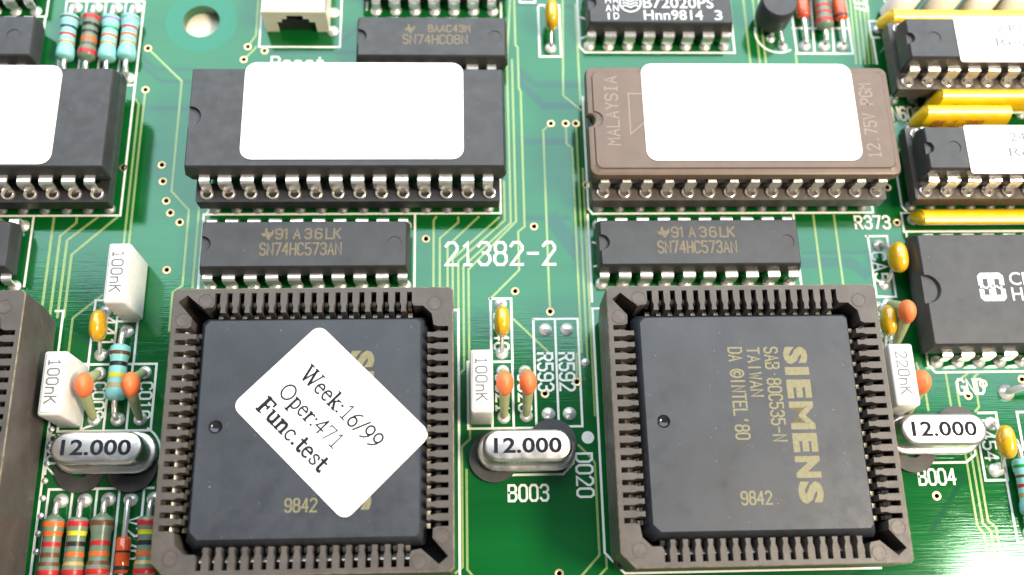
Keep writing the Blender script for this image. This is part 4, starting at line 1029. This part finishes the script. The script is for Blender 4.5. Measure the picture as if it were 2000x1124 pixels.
crystal('silver crystal marked 12.000 left of the stickered processor', -39.4, 20.75, -0.012)
crystal('silver crystal marked 12.000 between the two processors', 6.95, 20.3, -0.006)
crystal('silver crystal marked 12.000 right of the bare processor', 53.55, 21.45, -0.01)
washer('black washer under the left end of the leftmost crystal', -42.3, 19.25)
washer('black washer under the right end of the leftmost crystal', -36.7, 19.25)
washer('black washer under the left end of the middle crystal', 3.35, 19.75, 2.85)
washer('black washer under the right end of the middle crystal', 9.95, 21.25, 2.75)
washer('black washer under the left end of the rightmost crystal', 51.3, 20.0)
washer('black washer under the right end of the rightmost crystal', 57.1, 22.1)

# ------------------------------------------------------------------ yellow resistor networks
def network(label, x0, x1, y, h, lean, txt=None, tx=0, ink='ink_brown', th=1.05):
    t = thing('resistor_network', label, 'resistor network', (x0, y, 0), group='yellow resistor networks')
    L_ = x1 - x0
    bm = bmesh.new(); n = 10
    sec = [(th * math.copysign(abs(math.cos(a)) ** 0.7, math.cos(a)), math.sin(a)) for a in [2 * PI * i / 20 for i in range(20)]]
    z0 = 0.9; zc = (z0 + h) / 2; hz = (h - z0) / 2
    rings = []
    for k, (xx, f) in enumerate([(-0.05, 0.25), (0.05, 0.6), (0.25, 0.85), (0.6, 1.0), (L_ - 0.6, 1.0), (L_ - 0.25, 0.85), (L_ - 0.05, 0.6), (L_ + 0.05, 0.25)]):
        ring = []
        for u, v in sec:
            zz = zc + hz * math.copysign(abs(v) ** 0.8, v) * (0.55 + 0.45 * f)
            taper = (zz - z0) / (h - z0)
            dx = 0.9 * taper * (1 if k < 4 else -1) if k not in (3, 4) else 0.45 * taper * (1 if k == 3 else -1)
            ring.append(bm.verts.new((xx + dx, u * f - math.tan(lean) * (zz - z0), zz)))
        rings.append(ring)
    for a, b in zip(rings, rings[1:]):
        for i in range(20): bm.faces.new((a[i], a[(i + 1) % 20], b[(i + 1) % 20], b[i]))
    bm.faces.new(rings[0]); bm.faces.new(rings[-1])
    link('body', finish(bm, 'body', 'network_yellow', 60), t)
    npin = int((L_ - 1.0) // 2.54) + 1
    for i in range(npin):
        def mk():
            bm = bmesh.new(); prism(bm, rect(-0.28, -0.14, 0.28, 0.14), -0.1, 1.3); return finish(bm, 'lead', 'tinned', 0)
        link('lead', cached('sip', mk), t, (1.0 + i * 2.54, 0, 0)); joint(x0 + 1.0 + i * 2.54, y, 0.85)
    if txt:
        o = stroke_text('printed_text', txt, tx, -th - 0.12 + (-math.tan(lean) * (zc - z0)), zc - 0.15, 6.2, 1.3, 0.2, ink, t)
        o.rotation_euler = (PI / 2 - 0.05 + lean * 0, 0, 0)
    return t
network('long yellow resistor network at the top right corner, in front of the cables', 54.45, 80, 75.95, 5.0, 0.22)
network('yellow resistor network with dark printing, rear one of the pair', 58.75, 82, 63.35, 5.4, 0.0, '8X-1-103', 2.6)
network('short yellow resistor network with red printing, front one of the pair', 56.6, 69.2, 61.15, 5.3, 0.0, '8X-1-300', 2.2, 'ink_red')
network('low yellow resistor network behind the wide notched chip', 54.9, 82, 48.55, 3.3, 0.42)

# ------------------------------------------------------------------ transistor, jack, cables, wire loop
t = thing('transistor', 'black half-round transistor at the top edge', 'transistor', (40.75, 76.75, 0))
bm = bmesh.new()
tp = lambda r: [(r * math.cos(a), r * math.sin(a)) for a in [math.radians(140 + 260 * i / 20) for i in range(21)]]
loft(bm, [(tp(2.25), 1.3), (tp(2.32), 3.2), (tp(2.28), 5.1), (tp(2.15), 5.25)])
link('body', finish(bm, 'body', 'plastic_black', 40), t)
for px, py in ((0.0, -2.3), (1.5, -3.5), (-0.5, 1.0)):
    bm = bmesh.new(); tube(bm, smooth_path([(px * 0.5, py * 0.4, 1.5), (px * 0.8, py * 0.9, 0.9), (px, py, 0)]), 0.25); link('lead', finish(bm, 'lead', 'tinned', 60), t); joint(40.75 + px, 76.75 + py, 0.75)

t = thing('jack', 'ivory plastic jack with a black stepped opening at the top', 'jack', (-21.0, 75.15, 0))
def extrude_xz(P, y0, y1, m, name, hole=None):
    bm = bmesh.new(); a = [bm.verts.new((x, y0, z)) for x, z in P]; b = [bm.verts.new((x, y1, z)) for x, z in P]; n = len(P)
    for i in range(n): bm.faces.new((a[i], a[(i + 1) % n], b[(i + 1) % n], b[i]))
    cap(bm, [a]); cap(bm, [b])
    bmesh.ops.bevel(bm, geom=[e for e in bm.edges if all(v.co.z > 4.5 for v in e.verts) and e.calc_length() > 3], offset=0.12, segments=2, affect='EDGES')
    return finish(bm, name, m, 35)
U = [(-4.05, 0.1), (-4.05, 4.6), (4.05, 4.6), (4.05, 0.1), (2.45, 0.1), (2.45, 2.3), (1.75, 2.3), (1.75, 3.0), (1.05, 3.0), (1.05, 3.7), (-1.05, 3.7), (-1.05, 3.0), (-1.75, 3.0), (-1.75, 2.3), (-2.45, 2.3), (-2.45, 0.1)]
link('housing', extrude_xz(U, 0, 9.0, 'jack_ivory', 'housing'), t)
bm = bmesh.new(); prism(bm, rect(-2.4, 0.35, 2.4, 8.5), 0.15, 2.25); prism(bm, rect(-1.0, 0.9, 1.0, 8.4), 2.27, 3.6); link('insert', finish(bm, 'insert', 'plastic_deep', 30), t)

for i, (x, dz) in enumerate(((58.4, 0), (63.8, 0.4), (68.9, 0), (73.8, 0.3))):
    bm = bmesh.new()
    pts = smooth_path([(x - 1.0, 77.9, 0.2), (x - 0.5, 78.4, 1.8), (x + 0.4, 79.4, 2.8 + dz), (x + 3.4, 83.0, 3.4 + dz), (x + 7.5, 88.5, 3.6), (x + 12, 95, 3.0)])
    tube(bm, pts, 1.75, 16)
    o = link('cable', finish(bm, 'cable', 'cable_white', 60))
    o['label'] = ['leftmost white cable behind the yellow network at the top right', 'second white cable from the left at the top right', 'third white cable from the left at the top right', 'rightmost white cable at the top right corner'][i]; o['category'] = 'cable'; o['group'] = 'white cables at the top right'

t = thing('wire_loop', 'bare silver wire loop standing beside the GND print', 'wire', (63.75, 26.5, 0))
bm = bmesh.new(); tube(bm, smooth_path([(0, 0, -0.1), (0.15, 0, 1.2), (1.0, 0.05, 2.6), (2.6, 0.1, 3.3), (4.2, 0.1, 2.6), (5.0, 0.1, 1.2), (5.1, 0.1, -0.1)], 5), 0.42, 10)
link('wire', finish(bm, 'wire', 'solder', 70), t)
joint(63.75, 26.5, 1.15); joint(68.85, 26.6, 1.15)
